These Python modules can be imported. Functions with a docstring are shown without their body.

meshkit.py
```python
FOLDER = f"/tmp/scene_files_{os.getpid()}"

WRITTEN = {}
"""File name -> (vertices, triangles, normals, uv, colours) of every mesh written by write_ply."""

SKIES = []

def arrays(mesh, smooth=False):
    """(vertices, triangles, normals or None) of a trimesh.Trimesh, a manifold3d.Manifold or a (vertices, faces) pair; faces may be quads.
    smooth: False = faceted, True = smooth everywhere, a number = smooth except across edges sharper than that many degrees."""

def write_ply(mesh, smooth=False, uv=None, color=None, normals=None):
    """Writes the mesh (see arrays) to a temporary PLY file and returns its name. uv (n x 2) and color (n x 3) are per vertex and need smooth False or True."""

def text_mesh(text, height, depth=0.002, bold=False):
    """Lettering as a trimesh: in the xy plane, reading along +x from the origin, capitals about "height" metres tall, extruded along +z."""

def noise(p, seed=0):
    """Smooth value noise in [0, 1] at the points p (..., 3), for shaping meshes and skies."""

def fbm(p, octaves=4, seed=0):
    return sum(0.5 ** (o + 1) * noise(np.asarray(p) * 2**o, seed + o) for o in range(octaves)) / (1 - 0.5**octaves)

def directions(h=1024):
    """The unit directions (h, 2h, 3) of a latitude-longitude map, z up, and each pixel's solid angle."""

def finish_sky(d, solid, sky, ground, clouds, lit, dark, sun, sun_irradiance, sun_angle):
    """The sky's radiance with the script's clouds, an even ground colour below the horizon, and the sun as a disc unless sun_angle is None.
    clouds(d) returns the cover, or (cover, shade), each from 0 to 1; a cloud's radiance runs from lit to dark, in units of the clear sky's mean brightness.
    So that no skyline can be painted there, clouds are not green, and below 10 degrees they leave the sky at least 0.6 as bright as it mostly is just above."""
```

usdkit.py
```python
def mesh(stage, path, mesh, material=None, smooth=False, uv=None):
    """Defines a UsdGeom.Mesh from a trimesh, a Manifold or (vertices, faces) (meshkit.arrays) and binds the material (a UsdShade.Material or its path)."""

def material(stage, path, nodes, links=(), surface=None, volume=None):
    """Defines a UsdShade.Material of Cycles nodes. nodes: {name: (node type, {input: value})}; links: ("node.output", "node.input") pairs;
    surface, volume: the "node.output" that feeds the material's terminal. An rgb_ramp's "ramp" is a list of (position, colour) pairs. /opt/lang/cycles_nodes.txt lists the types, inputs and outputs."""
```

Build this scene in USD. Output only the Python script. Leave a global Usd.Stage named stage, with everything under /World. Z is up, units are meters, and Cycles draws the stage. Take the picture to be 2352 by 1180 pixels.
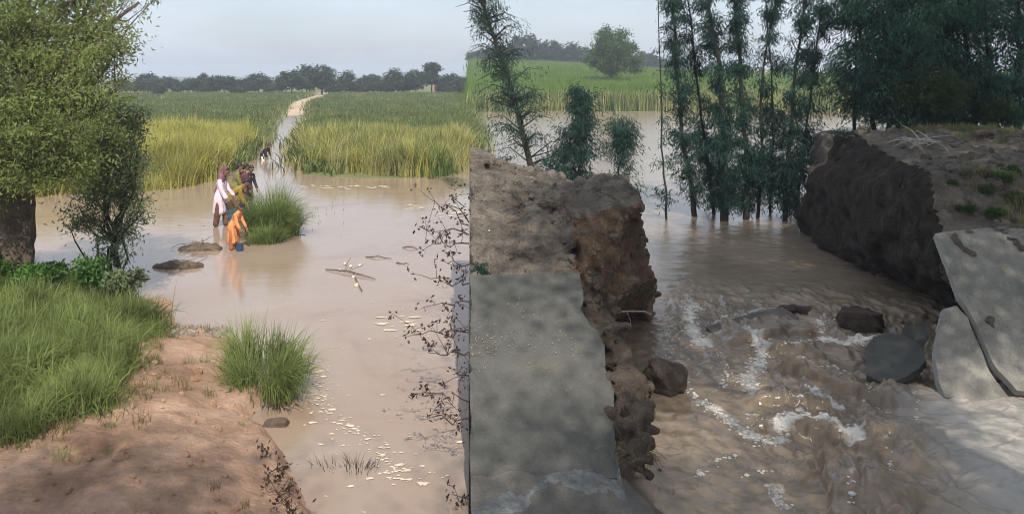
import math
import numpy as np, trimesh, usdkit, meshkit
import manifold3d as m3
from pxr import Usd, UsdGeom, UsdLux, UsdShade, Gf, Sdf, Vt

stage = Usd.Stage.CreateInMemory()
UsdGeom.SetStageUpAxis(stage, 'Z'); UsdGeom.SetStageMetersPerUnit(stage, 1.0)
W = UsdGeom.Xform.Define(stage, '/World')
stage.SetDefaultPrim(W.GetPrim())
UsdGeom.Scope.Define(stage, '/World/Looks')

# ------------------------------------------------------------------ camera, sky, sun, exposure
F, VH, U0, H = 2000.0, 170.0, 1077.0, 4.0          # focal length and principal point in photograph pixels, eye height
EXPOSURE = 0.38
SUN_EL, SUN_AZ = math.radians(46), math.radians(172)  # azimuth from +y (view direction) towards +x (right)
SUN_I, SKY_S = 1.2, 0.105
cam = UsdGeom.Camera.Define(stage, '/World/camera')
cam.CreateHorizontalApertureAttr(36.0); cam.CreateVerticalApertureAttr(36.0 * 513 / 1024)
cam.CreateFocalLengthAttr(36.0 * F / 2352)
cam.CreateHorizontalApertureOffsetAttr((1176 - U0) / 2352 * 36.0)
cam.CreateVerticalApertureOffsetAttr((VH - 590) / 2352 * 36.0)
cam.CreateFStopAttr(0.0); cam.CreateExposureAttr(EXPOSURE)
cam.AddTranslateOp().Set(Gf.Vec3d(0, 0, H)); cam.AddRotateXOp().Set(90.0)
sun_dir = np.array([math.cos(SUN_EL) * math.sin(SUN_AZ), math.cos(SUN_EL) * math.cos(SUN_AZ), math.sin(SUN_EL)])
sun = UsdLux.DistantLight.Define(stage, '/World/sun')
sun.CreateIntensityAttr(SUN_I); sun.CreateAngleAttr(0.7); sun.CreateColorAttr(Gf.Vec3f(1.0, 0.93, 0.83)); sun.CreateNormalizeAttr(True)
rot = Gf.Rotation(Gf.Vec3d(0, 0, -1), Gf.Vec3d(*(-sun_dir)))
sun.AddTransformOp().Set(Gf.Matrix4d().SetRotate(rot))
sky = UsdLux.DomeLight.Define(stage, '/World/sky')
sky_look = usdkit.material(stage, '/World/Looks/sky', {
    'tc': ('texture_coordinate', {}),
    'flat': ('mapping', {'scale': (1.0, 1.0, 2.6)}),
    'sky': ('sky_texture', {'sky_type': 'single_scattering', 'sun_disc': False, 'sun_elevation': SUN_EL, 'sun_rotation': SUN_AZ, 'air_density': 1.0, 'aerosol_density': 2.2}),
    'n': ('noise_texture', {'scale': 2.3, 'detail': 6.0, 'roughness': 0.55, 'distortion': 0.3}),
    'r': ('rgb_ramp', {'ramp': [(0.36, (0.42, 0.42, 0.42)), (0.66, (0.98, 0.98, 0.98))]}),
    'mix': ('mix_color', {'b': (6.2, 6.8, 7.9)}),
    'bg': ('background_shader', {'strength': SKY_S})},
    [('tc.generated', 'flat.vector'), ('flat.vector', 'n.vector'), ('n.fac', 'r.fac'), ('r.color', 'mix.fac'), ('sky.color', 'mix.a'), ('mix.result', 'bg.color')], surface='bg.background')
UsdShade.MaterialBindingAPI.Apply(sky.GetPrim()).Bind(sky_look)


# ------------------------------------------------------------------ helpers
def P(u, v, z=0.0):
    """Point of the plane at height z that the photograph shows at pixel (u, v)."""
    y = (H - z) * F / (v - VH)
    return np.array([(u - U0) / F * y, y, z])


def D(u, v, y):
    """Point y metres away at pixel (u, v)."""
    return np.array([(u - U0) / F * y, y, H - (v - VH) / F * y])


def X(u, y):
    return (u - U0) / F * y


taken = {}


def numbered(path):
    n = taken.get(path, -1) + 1
    taken[path] = n
    return path if n == 0 else f'{path}_{n:03d}'


def data(prim, label=None, cat=None, group=None, kind=None):
    for k, v in (('label', label), ('category', cat), ('group', group), ('kind', kind)):
        if v: prim.SetCustomDataByKey(k, v)
    return prim


bases = {}


def thing(name, label, cat, base=(0, 0, 0), rotz=0.0, group=None, scale=None):
    path = numbered('/World/' + name)
    x = UsdGeom.Xform.Define(stage, path)
    x.AddTranslateOp().Set(Gf.Vec3d(*map(float, base)))
    x.AddRotateZOp().Set(float(math.degrees(rotz)))
    if scale is not None: x.AddScaleOp().Set(Gf.Vec3f(*([scale] * 3 if np.ndim(scale) == 0 else scale)))
    data(x.GetPrim(), label, cat, group)
    bases[path] = np.array(base, float)
    return x.GetPrim()


def part(parent, name, mesh, mat, smooth=False, label=None, kind=None, attrs=None, local=False):
    """One mesh under a thing, a part or (parent None) the world; given in world coordinates unless local."""
    pp = '/World' if parent is None else str(parent.GetPath())
    v, f, n = meshkit.arrays(mesh, smooth)
    if parent is not None and not local:
        root = '/World/' + pp.split('/')[2]
        v = v - bases.get(root, np.zeros(3))
    path = numbered(pp + '/' + name)
    m = UsdGeom.Mesh.Define(stage, path)
    m.CreatePointsAttr(Vt.Vec3fArray.FromNumpy(np.ascontiguousarray(v, np.float32)))
    m.CreateFaceVertexCountsAttr(Vt.IntArray.FromNumpy(np.full(len(f), 3, np.int32)))
    m.CreateFaceVertexIndicesAttr(Vt.IntArray.FromNumpy(np.ascontiguousarray(f, np.int32).ravel()))
    m.CreateSubdivisionSchemeAttr('none')
    if n is not None:
        m.CreateNormalsAttr(Vt.Vec3fArray.FromNumpy(np.ascontiguousarray(n, np.float32))); m.SetNormalsInterpolation('vertex')
    for k, a in (attrs or {}).items():
        UsdGeom.PrimvarsAPI(m).CreatePrimvar(k, Sdf.ValueTypeNames.FloatArray, 'vertex').Set(Vt.FloatArray.FromNumpy(np.asarray(a, np.float32)))
    UsdShade.MaterialBindingAPI.Apply(m.GetPrim()).Bind(mat)
    return data(m.GetPrim(), label, None, None, kind)


def lone(name, mesh, mat, label, cat, smooth=False, group=None, kind=None, attrs=None):
    return data(part(None, name, mesh, mat, smooth, attrs=attrs), label, cat, group, kind)


def kind_of(name):
    """A class prim that copies refer to."""
    return stage.CreateClassPrim('/World/' + name)


def copy_of(cls, name, label, cat, base, rotz=0.0, scale=1.0, group=None):
    t = thing(name, label, cat, base, rotz, group, scale)
    t.GetReferences().AddInternalReference(cls.GetPath()); t.SetInstanceable(True)
    return t


def cat_(ms):
    vs, fs, n = [], [], 0
    for v, f in ms:
        vs.append(v); fs.append(f + n); n += len(v)
    return np.vstack(vs), np.vstack(fs)


def tube(points, radii, sides=6, cap=True):
    p = np.asarray(points, float)
    r = np.broadcast_to(np.asarray(radii, float), (len(p),))
    t = np.gradient(p, axis=0); t /= np.linalg.norm(t, axis=1, keepdims=True) + 1e-12
    a = np.cross(t, np.where(np.abs(t[:, 2:]) < 0.9, [0, 0, 1.0], [1.0, 0, 0])); a /= np.linalg.norm(a, axis=1, keepdims=True) + 1e-12
    for i in range(1, len(p)):
        a[i] = a[i - 1] - t[i] * (a[i - 1] @ t[i]); a[i] /= np.linalg.norm(a[i]) + 1e-12
    b, ang = np.cross(t, a), np.arange(sides) * 2 * np.pi / sides
    v = p[:, None] + r[:, None, None] * (np.cos(ang)[None, :, None] * a[:, None] + np.sin(ang)[None, :, None] * b[:, None])
    i, j = np.meshgrid(np.arange(len(p) - 1), np.arange(sides), indexing='ij')
    q = np.stack([i * sides + j, i * sides + (j + 1) % sides, (i + 1) * sides + (j + 1) % sides, (i + 1) * sides + j], -1).reshape(-1, 4)
    v = v.reshape(-1, 3); f = np.vstack([q[:, [0, 1, 2]], q[:, [0, 2, 3]]])
    if cap:
        n = len(v); k = np.arange(sides)
        v = np.vstack([v, p[:1], p[-1:]]); e = (len(p) - 1) * sides
        f = np.vstack([f, np.stack([np.full(sides, n), (k + 1) % sides, k], 1), np.stack([np.full(sides, n + 1), e + k, e + (k + 1) % sides], 1)])
    return v, f


def grid(xs, ys, z):
    x, y = np.meshgrid(xs, ys)
    v = np.stack([x, y, z(x, y) if callable(z) else z], -1).reshape(-1, 3)
    ny, nx = x.shape
    i = (np.arange(ny - 1)[:, None] * nx + np.arange(nx - 1)[None]).ravel()
    return v, np.vstack([np.stack([i, i + 1, i + nx + 1], 1), np.stack([i, i + nx + 1, i + nx], 1)])


def sm(a, b, x):
    t = np.clip((x - a) / (b - a), 0, 1)
    return t * t * (3 - 2 * t)


def fb(x, y, s, o=4, seed=0, z=0.0):
    return meshkit.fbm(np.stack([np.asarray(x) * s, np.asarray(y) * s, np.zeros_like(np.asarray(x, float)) + z], -1), o, seed) - 0.5


def hull(pts):
    return m3.Manifold.hull_points(np.asarray(pts, float))


def ball(c, r, n=12):
    return m3.Manifold.sphere(float(r), n).translate([float(a) for a in c])


def bone(a, ra, b, rb, n=12):
    return m3.Manifold.batch_hull([ball(a, ra, n), ball(b, rb, n)])


def union(ms):
    return m3.Manifold.batch_boolean(list(ms), m3.OpType.Add)


def to_tm(man):
    m = man.to_mesh()
    return trimesh.Trimesh(np.asarray(m.vert_properties)[:, :3].astype(float), np.asarray(m.tri_verts).astype(int), process=True)


def rough(man, edge, amp, scale, seed=0, smooth=4, ridge=0.0, fine=0.0, fscale=12.0):
    """A solid refined, softened, then worn with noise along its normals."""
    t = to_tm(man.refine_to_length(edge))
    if smooth: trimesh.smoothing.filter_taubin(t, iterations=smooth)
    n = t.vertex_normals
    p = t.vertices
    d = amp * (meshkit.fbm(p * scale, 4, seed) - 0.5) * 2
    if ridge: d = d - ridge * (1 - np.abs(2 * meshkit.fbm(p * [scale * 2.2, scale * 2.2, scale * 0.7], 3, seed + 9) - 1)) ** 4
    if fine: d = d + fine * (meshkit.fbm(p * fscale, 3, seed + 5) - 0.5) * 2
    t.vertices = p + n * d[:, None]
    return t


def hull_field(pts):
    """Distance-like field of a convex solid (negative inside)."""
    from scipy.spatial import ConvexHull
    e = ConvexHull(np.asarray(pts, float)).equations
    return lambda p: (p @ e[:, :3].T + e[:, 3]).max(1)


def nets(lo, hi, res, field, worn=None, near=0.45):
    """A closed, evenly meshed skin of field < 0 in a box; worn(points) adds wear to the field close to the skin."""
    ax = [np.arange(a, b + res, res) for a, b in zip(lo, hi)]
    sh = tuple(len(a) for a in ax)
    p = np.stack(np.meshgrid(*ax, indexing='ij'), -1).reshape(-1, 3)
    f = field(p)
    if worn is not None:
        k = np.abs(f) < near; f[k] += worn(p[k])
    f = f.reshape(sh)
    f[0] = np.maximum(f[0], .01); f[-1] = np.maximum(f[-1], .01); f[:, 0] = np.maximum(f[:, 0], .01); f[:, -1] = np.maximum(f[:, -1], .01); f[:, :, 0] = np.maximum(f[:, :, 0], .01); f[:, :, -1] = np.maximum(f[:, :, -1], .01)
    n = tuple(k - 1 for k in sh); acc = np.zeros(n + (3,)); cnt = np.zeros(n)
    for axis in range(3):
        o = [a for a in range(3) if a != axis]
        for d0 in (0, 1):
            for d1 in (0, 1):
                sl = [None] * 3; sl[axis] = slice(0, n[axis]); sl[o[0]] = slice(d0, d0 + n[o[0]]); sl[o[1]] = slice(d1, d1 + n[o[1]])
                s2 = list(sl); s2[axis] = slice(1, n[axis] + 1)
                a, b = f[tuple(sl)], f[tuple(s2)]; x = (a < 0) != (b < 0)
                t = np.where(x, a / np.where(x, a - b, 1), 0)
                acc[..., axis] += np.where(x, t, 0); acc[..., o[0]] += np.where(x, d0, 0); acc[..., o[1]] += np.where(x, d1, 0); cnt += x
    cell = cnt > 0; idx = np.full(n, -1); idx[cell] = np.arange(cell.sum())
    v = (np.argwhere(cell) + acc[cell] / cnt[cell][:, None]) * res + np.array([a[0] for a in ax])
    q = []
    for axis in range(3):
        o = [(axis + 1) % 3, (axis + 2) % 3]
        a = np.moveaxis(f, [axis, *o], [0, 1, 2]); m = np.moveaxis(idx, [axis, *o], [0, 1, 2])
        x = (a[:-1, 1:-1, 1:-1] < 0) != (a[1:, 1:-1, 1:-1] < 0); out = a[:-1, 1:-1, 1:-1] < 0
        i, j, k = np.nonzero(x); w = np.stack([m[i, j, k], m[i, j + 1, k], m[i, j + 1, k + 1], m[i, j, k + 1]], 1)
        fl = out[i, j, k]; w[~fl] = w[~fl][:, ::-1]; q.append(w)
    q = np.vstack(q)
    return trimesh.Trimesh(v, np.vstack([q[:, [0, 1, 2]], q[:, [0, 2, 3]]]), process=False)


def slope_of(field, p, e=.12):
    g = np.stack([field(p + d) - field(p - d) for d in np.eye(3) * e], 1)
    return g / (np.linalg.norm(g, axis=1, keepdims=True) + 1e-9)


def crag(p, amp, scale, clod=0.0, cscale=4.0, layer=0.0, seed=0):
    """Wear of broken earth: lumps, clods with creases between them and faint layers."""
    w = amp * (meshkit.fbm(p * scale, 4, seed) - .5) * 2
    if clod: w = w + clod * (np.abs(2 * meshkit.fbm(p * cscale, 3, seed + 3) - 1) * -2.2 + .45)
    if layer: w = w + layer * (meshkit.fbm(p * [1.3, 1.3, 7.0], 2, seed + 7) - .5) * 2
    return w


def in_poly(x, y, poly):
    poly = np.asarray(poly); inside = np.zeros(np.shape(x), bool); n = len(poly)
    for i in range(n):
        (x1, y1), (x2, y2) = poly[i][:2], poly[(i + 1) % n][:2]
        c = ((y1 > y) != (y2 > y)) & (x < (x2 - x1) * (y - y1) / (y2 - y1 + 1e-12) + x1)
        inside ^= c
    return inside


def poly_dist(x, y, poly):
    """Signed distance to a polygon, positive inside."""
    poly = np.asarray(poly)[:, :2]; d = np.full(np.shape(x), 1e9)
    for i in range(len(poly)):
        a, b = poly[i], poly[(i + 1) % len(poly)]; e = b - a
        t = np.clip(((x - a[0]) * e[0] + (y - a[1]) * e[1]) / (e @ e), 0, 1)
        d = np.minimum(d, np.hypot(x - a[0] - t * e[0], y - a[1] - t * e[1]))
    return np.where(in_poly(x, y, poly), d, -d)


# ------------------------------------------------------------------ materials
L = '/World/Looks/'


def soil(name, stops, scale=1.2, rough_=0.95, bump=0.35, fine=38.0, extra=None, dist=0.05):
    nodes = {'g': ('geometry', {}),
             'n': ('noise_texture', {'scale': scale, 'detail': 8.0, 'roughness': 0.62}),
             'r': ('rgb_ramp', {'ramp': stops}),
             'f': ('noise_texture', {'scale': fine, 'detail': 6.0, 'roughness': 0.7}),
             'fr': ('rgb_ramp', {'ramp': [(0.3, (0.6, 0.6, 0.6)), (0.7, (1.25, 1.25, 1.25))]}),
             'm': ('mix_color', {'blend_type': 'multiply', 'fac': 0.55, 'use_clamp': False}),
             'b': ('bump', {'strength': bump, 'distance': dist}),
             'p': ('principled_bsdf', {'roughness': rough_, 'specular_ior_level': 0.25})}
    links = [('g.position', 'n.vector'), ('g.position', 'f.vector'), ('n.fac', 'r.fac'), ('f.fac', 'fr.fac'), ('r.color', 'm.a'), ('fr.color', 'm.b'),
             ('m.result', 'p.base_color'), ('f.fac', 'b.height'), ('b.normal', 'p.normal')]
    if extra:
        nodes.update(extra[0]); links = [l for l in links if l[1] not in {e[1] for e in extra[1]}] + extra[1]
    return usdkit.material(stage, L + name, nodes, links, surface='p.BSDF')


def cloddy(name, stops, scale, cells, bump, dist):
    """Earth broken into clods: cells of two sizes under grain."""
    extra = ({'v': ('voronoi_texture', {'scale': cells, 'detail': 2.0, 'roughness': 0.7}), 'v2': ('voronoi_texture', {'scale': cells * 3.7, 'detail': 1.0}),
              'a1': ('math', {'math_type': 'multiply_add', 'value2': -0.6}), 'a2': ('math', {'math_type': 'multiply_add', 'value2': -0.35}),
              'wp': ('vector_math', {'math_type': 'multiply_add', 'vector2': (0.35, 0.35, 0.35)})},
             [('n.color', 'wp.vector1'), ('g.position', 'wp.vector3'), ('wp.vector', 'v.vector'), ('wp.vector', 'v2.vector'), ('v.distance', 'a1.value1'), ('f.fac', 'a1.value3'), ('v2.distance', 'a2.value1'), ('a1.value', 'a2.value3'), ('a2.value', 'b.height')])
    return soil(name, stops, scale, bump=bump, fine=22.0, extra=extra, dist=dist)


def plain(name, col, rough_=0.7, spec=0.3, noise=None, bump=0.0):
    nodes = {'p': ('principled_bsdf', {'base_color': col, 'roughness': rough_, 'specular_ior_level': spec})}
    links = []
    if noise:
        lo = tuple(c * noise[1] for c in col); hi = tuple(c * noise[2] for c in col)
        nodes.update({'g': ('geometry', {}), 'n': ('noise_texture', {'scale': noise[0], 'detail': 5.0}), 'r': ('rgb_ramp', {'ramp': [(0.3, lo), (0.7, hi)]})})
        links += [('g.position', 'n.vector'), ('n.fac', 'r.fac'), ('r.color', 'p.base_color')]
        if bump:
            nodes['b'] = ('bump', {'strength': bump, 'distance': 0.02}); links += [('n.fac', 'b.height'), ('b.normal', 'p.normal')]
    return usdkit.material(stage, L + name, nodes, links, surface='p.BSDF')


def leafy(name, stops, trans=0.35, clump=1.3, vary=(0.65, 1.25), rough_=0.55):
    """Leaves: a tone per leaf and lighter and darker patches through the plant, lit through from behind."""
    return usdkit.material(stage, L + name, {
        'g': ('geometry', {}),
        'r': ('rgb_ramp', {'ramp': stops}),
        'n': ('noise_texture', {'scale': clump, 'detail': 3.0}),
        'nr': ('rgb_ramp', {'ramp': [(0.32, (vary[0],) * 3), (0.68, (vary[1],) * 3)]}),
        'm': ('mix_color', {'blend_type': 'multiply', 'fac': 1.0}),
        'p': ('principled_bsdf', {'roughness': rough_, 'specular_ior_level': 0.3}),
        't': ('translucent_bsdf', {}),
        'x': ('mix_closure', {'fac': trans})},
        [('g.random_per_island', 'r.fac'), ('g.position', 'n.vector'), ('n.fac', 'nr.fac'), ('r.color', 'm.a'), ('nr.color', 'm.b'), ('m.result', 'p.base_color'), ('m.result', 't.color'),
         ('p.BSDF', 'x.closure1'), ('t.BSDF', 'x.closure2')], surface='x.closure')


m_terrain = soil('terrain_soil', [(0.3, (0.08, 0.10, 0.035)), (0.5, (0.13, 0.135, 0.055)), (0.7, (0.22, 0.18, 0.10))], 0.25, fine=6.0)
m_sand = soil('pale_sand', [(0.3, (0.36, 0.27, 0.18)), (0.7, (0.5, 0.39, 0.28))], 0.8)
m_path = soil('path_soil', [(0.30, (0.20, 0.118, 0.075)), (0.43, (0.30, 0.188, 0.125)), (0.57, (0.39, 0.252, 0.172)), (0.72, (0.45, 0.31, 0.22))], 1.3, bump=0.8, fine=16.0)
m_bank = cloddy('bank_earth', [(0.3, (0.125, 0.105, 0.083)), (0.48, (0.215, 0.183, 0.148)), (0.7, (0.31, 0.268, 0.218))], 2.2, 5.0, 1.0, 0.10)
m_rub = cloddy('crumbled_earth', [(0.3, (0.085, 0.066, 0.05)), (0.7, (0.21, 0.165, 0.125))], 4.5, 9.0, 1.0, 0.08)
m_cut = cloddy('cut_earth', [(0.3, (0.15, 0.092, 0.058)), (0.5, (0.28, 0.18, 0.118)), (0.7, (0.40, 0.275, 0.19))], 3.5, 7.0, 1.0, 0.12)
m_shadecut = cloddy('shaded_cut_earth', [(0.3, (0.03, 0.022, 0.016)), (0.5, (0.055, 0.041, 0.031)), (0.7, (0.09, 0.069, 0.052))], 1.8, 3.6, 1.0, 0.16)  # cut earth darkened: the right face's shade is put into its colour
m_clod = soil('clod_earth', [(0.3, (0.06, 0.045, 0.036)), (0.7, (0.14, 0.11, 0.088))], 5.0, bump=0.9, fine=40.0)
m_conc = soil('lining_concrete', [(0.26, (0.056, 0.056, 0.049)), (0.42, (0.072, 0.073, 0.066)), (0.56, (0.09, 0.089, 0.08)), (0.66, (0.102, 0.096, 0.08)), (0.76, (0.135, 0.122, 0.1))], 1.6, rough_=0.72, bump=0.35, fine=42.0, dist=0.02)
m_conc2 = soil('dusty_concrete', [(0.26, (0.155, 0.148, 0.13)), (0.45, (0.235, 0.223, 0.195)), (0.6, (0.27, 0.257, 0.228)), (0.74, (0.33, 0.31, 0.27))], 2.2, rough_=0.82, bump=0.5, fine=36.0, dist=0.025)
m_crust = soil('pale_crust', [(0.3, (0.13, 0.135, 0.128)), (0.5, (0.2, 0.21, 0.205)), (0.7, (0.30, 0.315, 0.31))], 6.0, bump=0.9, fine=30.0)
m_mud = soil('grey_mud', [(0.3, (0.10, 0.093, 0.08)), (0.7, (0.165, 0.15, 0.13))], 1.5, rough_=0.7, bump=0.5, fine=30.0)
m_stone = plain('stone_grey', (0.2, 0.17, 0.14), 0.9, 0.2, (9, 0.6, 1.4), 0.6)
m_debris = soil('debris_mud', [(0.3, (0.09, 0.065, 0.045)), (0.7, (0.20, 0.15, 0.11))], 6.0, bump=0.9, fine=40.0)
m_bark = soil('bark', [(0.3, (0.085, 0.065, 0.05)), (0.7, (0.20, 0.155, 0.115))], 4.0, bump=1.0, fine=30.0)
m_stem = soil('dark_stem', [(0.3, (0.022, 0.019, 0.015)), (0.7, (0.05, 0.043, 0.034))], 5.0, bump=0.5, fine=40.0)
m_twig = plain('dry_twig', (0.12, 0.09, 0.065), 0.85, 0.2, (20, 0.6, 1.4))
m_paletwig = plain('bleached_twig', (0.42, 0.39, 0.34), 0.85, 0.2, (20, 0.7, 1.2))
m_foam = plain('foam', (0.55, 0.47, 0.38), 0.8, 0.3, (30, 0.8, 1.1))

m_big = leafy('feathery_leaf', [(0.0, (0.22, 0.27, 0.085)), (0.5, (0.36, 0.39, 0.14)), (1.0, (0.48, 0.48, 0.21))], 0.5, 1.8, (0.5, 1.25))
m_grey = leafy('greygreen_leaf', [(0.0, (0.19, 0.24, 0.12)), (0.5, (0.30, 0.35, 0.19)), (1.0, (0.42, 0.45, 0.27))], 0.45, 2.0, (0.5, 1.25))
m_broad = leafy('broad_leaf', [(0.0, (0.07, 0.16, 0.03)), (0.6, (0.15, 0.27, 0.05)), (1.0, (0.25, 0.34, 0.08))], 0.4, 2.5)
m_sap = leafy('sapling_leaf', [(0.0, (0.010, 0.042, 0.030)), (0.6, (0.018, 0.06, 0.041)), (1.0, (0.036, 0.082, 0.048))], 0.2, 0.8, (0.6, 1.3))
m_willow = leafy('bank_leaf', [(0.0, (0.05, 0.125, 0.085)), (0.6, (0.10, 0.19, 0.125)), (1.0, (0.16, 0.25, 0.155))], 0.42, 0.7, (0.5, 1.35))
m_far = leafy('far_leaf', [(0.0, (0.03, 0.05, 0.022)), (0.6, (0.05, 0.078, 0.03)), (1.0, (0.08, 0.11, 0.045))], 0.2, 0.5, (0.55, 1.35))
m_acacia = leafy('acacia_leaf', [(0.0, (0.06, 0.105, 0.03)), (0.6, (0.085, 0.14, 0.04)), (1.0, (0.13, 0.18, 0.055))], 0.35, 0.6, (0.65, 1.25))
m_grass = leafy('grass_blade', [(0.0, (0.20, 0.25, 0.075)), (0.5, (0.36, 0.39, 0.15)), (0.85, (0.46, 0.46, 0.22)), (1.0, (0.55, 0.46, 0.28))], 0.45, 1.4, (0.5, 1.25))
m_reed = leafy('reed_blade', [(0.0, (0.20, 0.26, 0.08)), (0.6, (0.32, 0.37, 0.14)), (1.0, (0.45, 0.45, 0.22))], 0.45, 1.8, (0.6, 1.2))
m_yellow = leafy('yellow_crop', [(0.0, (0.42, 0.40, 0.10)), (0.5, (0.66, 0.56, 0.17)), (0.85, (0.74, 0.60, 0.22)), (1.0, (0.76, 0.62, 0.32))], 0.5, 0.6, (0.7, 1.1))
m_pale = leafy('pale_crop', [(0.0, (0.42, 0.40, 0.16)), (0.5, (0.64, 0.55, 0.25)), (1.0, (0.76, 0.64, 0.4))], 0.5, 0.6, (0.7, 1.1))
m_green = leafy('green_crop', [(0.0, (0.085, 0.12, 0.03)), (0.6, (0.14, 0.17, 0.05)), (1.0, (0.23, 0.24, 0.085))], 0.3, 0.35, (0.7, 1.25))
m_lime = leafy('lime_crop', [(0.0, (0.12, 0.20, 0.025)), (0.6, (0.18, 0.27, 0.04)), (1.0, (0.27, 0.33, 0.065))], 0.4, 0.2, (0.7, 1.2))
m_dead = leafy('dark_dry_leaf', [(0.0, (0.05, 0.03, 0.022)), (0.6, (0.09, 0.055, 0.035)), (1.0, (0.13, 0.10, 0.05))], 0.15, 3.0)
m_straw = leafy('straw', [(0.0, (0.2, 0.15, 0.07)), (1.0, (0.36, 0.28, 0.15))], 0.2, 3.0)


def water_look(name, stops, rough_, bumps, foam=None):
    nodes = {'g': ('geometry', {}),
             'n': ('noise_texture', {'scale': 0.25, 'detail': 7.0, 'roughness': 0.62, 'distortion': 1.6}),
             'r': ('rgb_ramp', {'ramp': stops}),
             'mp': ('mapping', {'scale': bumps[0]}),
             'w': ('noise_texture', {'scale': 1.0, 'detail': 5.0, 'roughness': 0.6}),
             'b': ('bump', {'strength': bumps[1], 'distance': bumps[2]}),
             'p': ('principled_bsdf', {'roughness': rough_, 'ior': 1.33, 'specular_ior_level': 0.5})}
    links = [('g.position', 'n.vector'), ('n.fac', 'r.fac'), ('g.position', 'mp.vector'), ('mp.vector', 'w.vector'), ('w.fac', 'b.height'), ('b.normal', 'p.normal'), ('r.color', 'p.base_color')]
    if foam:
        nodes.update({'a': ('attribute', {'attribute': 'foam'}),
                      'fm': ('mix_color', {'b': foam}), 'sk': ('attribute', {'attribute': 'skim'}), 'sm': ('mix_color', {'b': (0.40, 0.375, 0.335)}),
                      'fn': ('noise_texture', {'scale': 9.0, 'detail': 9.0, 'roughness': 0.78, 'distortion': 1.2}),
                      'fs': ('math', {'math_type': 'subtract'}),
                      'fx': ('map_range', {'from_min': 0.04, 'from_max': 0.30, 'to_min': 0.0, 'to_max': 1.0, 'clamp': True}),
                      'rr': ('map_range', {'from_min': 0.0, 'from_max': 1.0, 'to_min': rough_, 'to_max': 0.75, 'clamp': True})})
        links = [l for l in links if l[1] != 'p.base_color'] + [('g.position', 'fn.vector'), ('a.fac', 'fs.value1'), ('fn.fac', 'fs.value2'), ('fs.value', 'fx.value'), ('fx.result', 'fm.fac'),
                                                               ('r.color', 'sm.a'), ('sk.fac', 'sm.fac'), ('sm.result', 'fm.a'), ('fm.result', 'p.base_color'), ('fx.result', 'rr.value'), ('rr.result', 'p.roughness')]
    return usdkit.material(stage, L + name, nodes, links, surface='p.BSDF')


m_wl = water_look('flood_water', [(0.28, (0.225, 0.15, 0.105)), (0.45, (0.275, 0.20, 0.146)), (0.58, (0.28, 0.215, 0.163)), (0.74, (0.30, 0.25, 0.20))], 0.10, ((1.3, 2.6, 1.0), 0.12, 0.05))
m_wr = water_look('breach_water', [(0.35, (0.20, 0.152, 0.105)), (0.65, (0.265, 0.21, 0.152))], 0.14, ((6.0, 3.4, 2.0), 0.30, 0.05), foam=(0.62, 0.60, 0.56))

# ------------------------------------------------------------------ terrain
KERB = [P(690, 1200), P(655, 1090), P(615, 985), P(590, 900), P(545, 790), P(480, 752), P(400, 757), P(385, 690), P(285, 685), P(150, 655), P(60, 640),
        np.array([-10.5, 18.4, 0]), np.array([-15, 19.5, 0]), np.array([-15, 3, 0]), np.array([-1.5, 3, 0]), np.array([-1.2, 5.5, 0])]


def chan(y):
    """Centre line of the flooded track between the crop plots."""
    y0, y1 = P(604, 400)[1], P(688, 240)[1]
    return X(604, y0) + (X(688, y1) - X(604, y0)) * (y - y0) / (y1 - y0) + 3.2 * sm(112, 160, y)


def chan_w(y):
    return 1.95 + 0.2 * np.sin(y * 0.11) + .004 * (y - 34)


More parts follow.
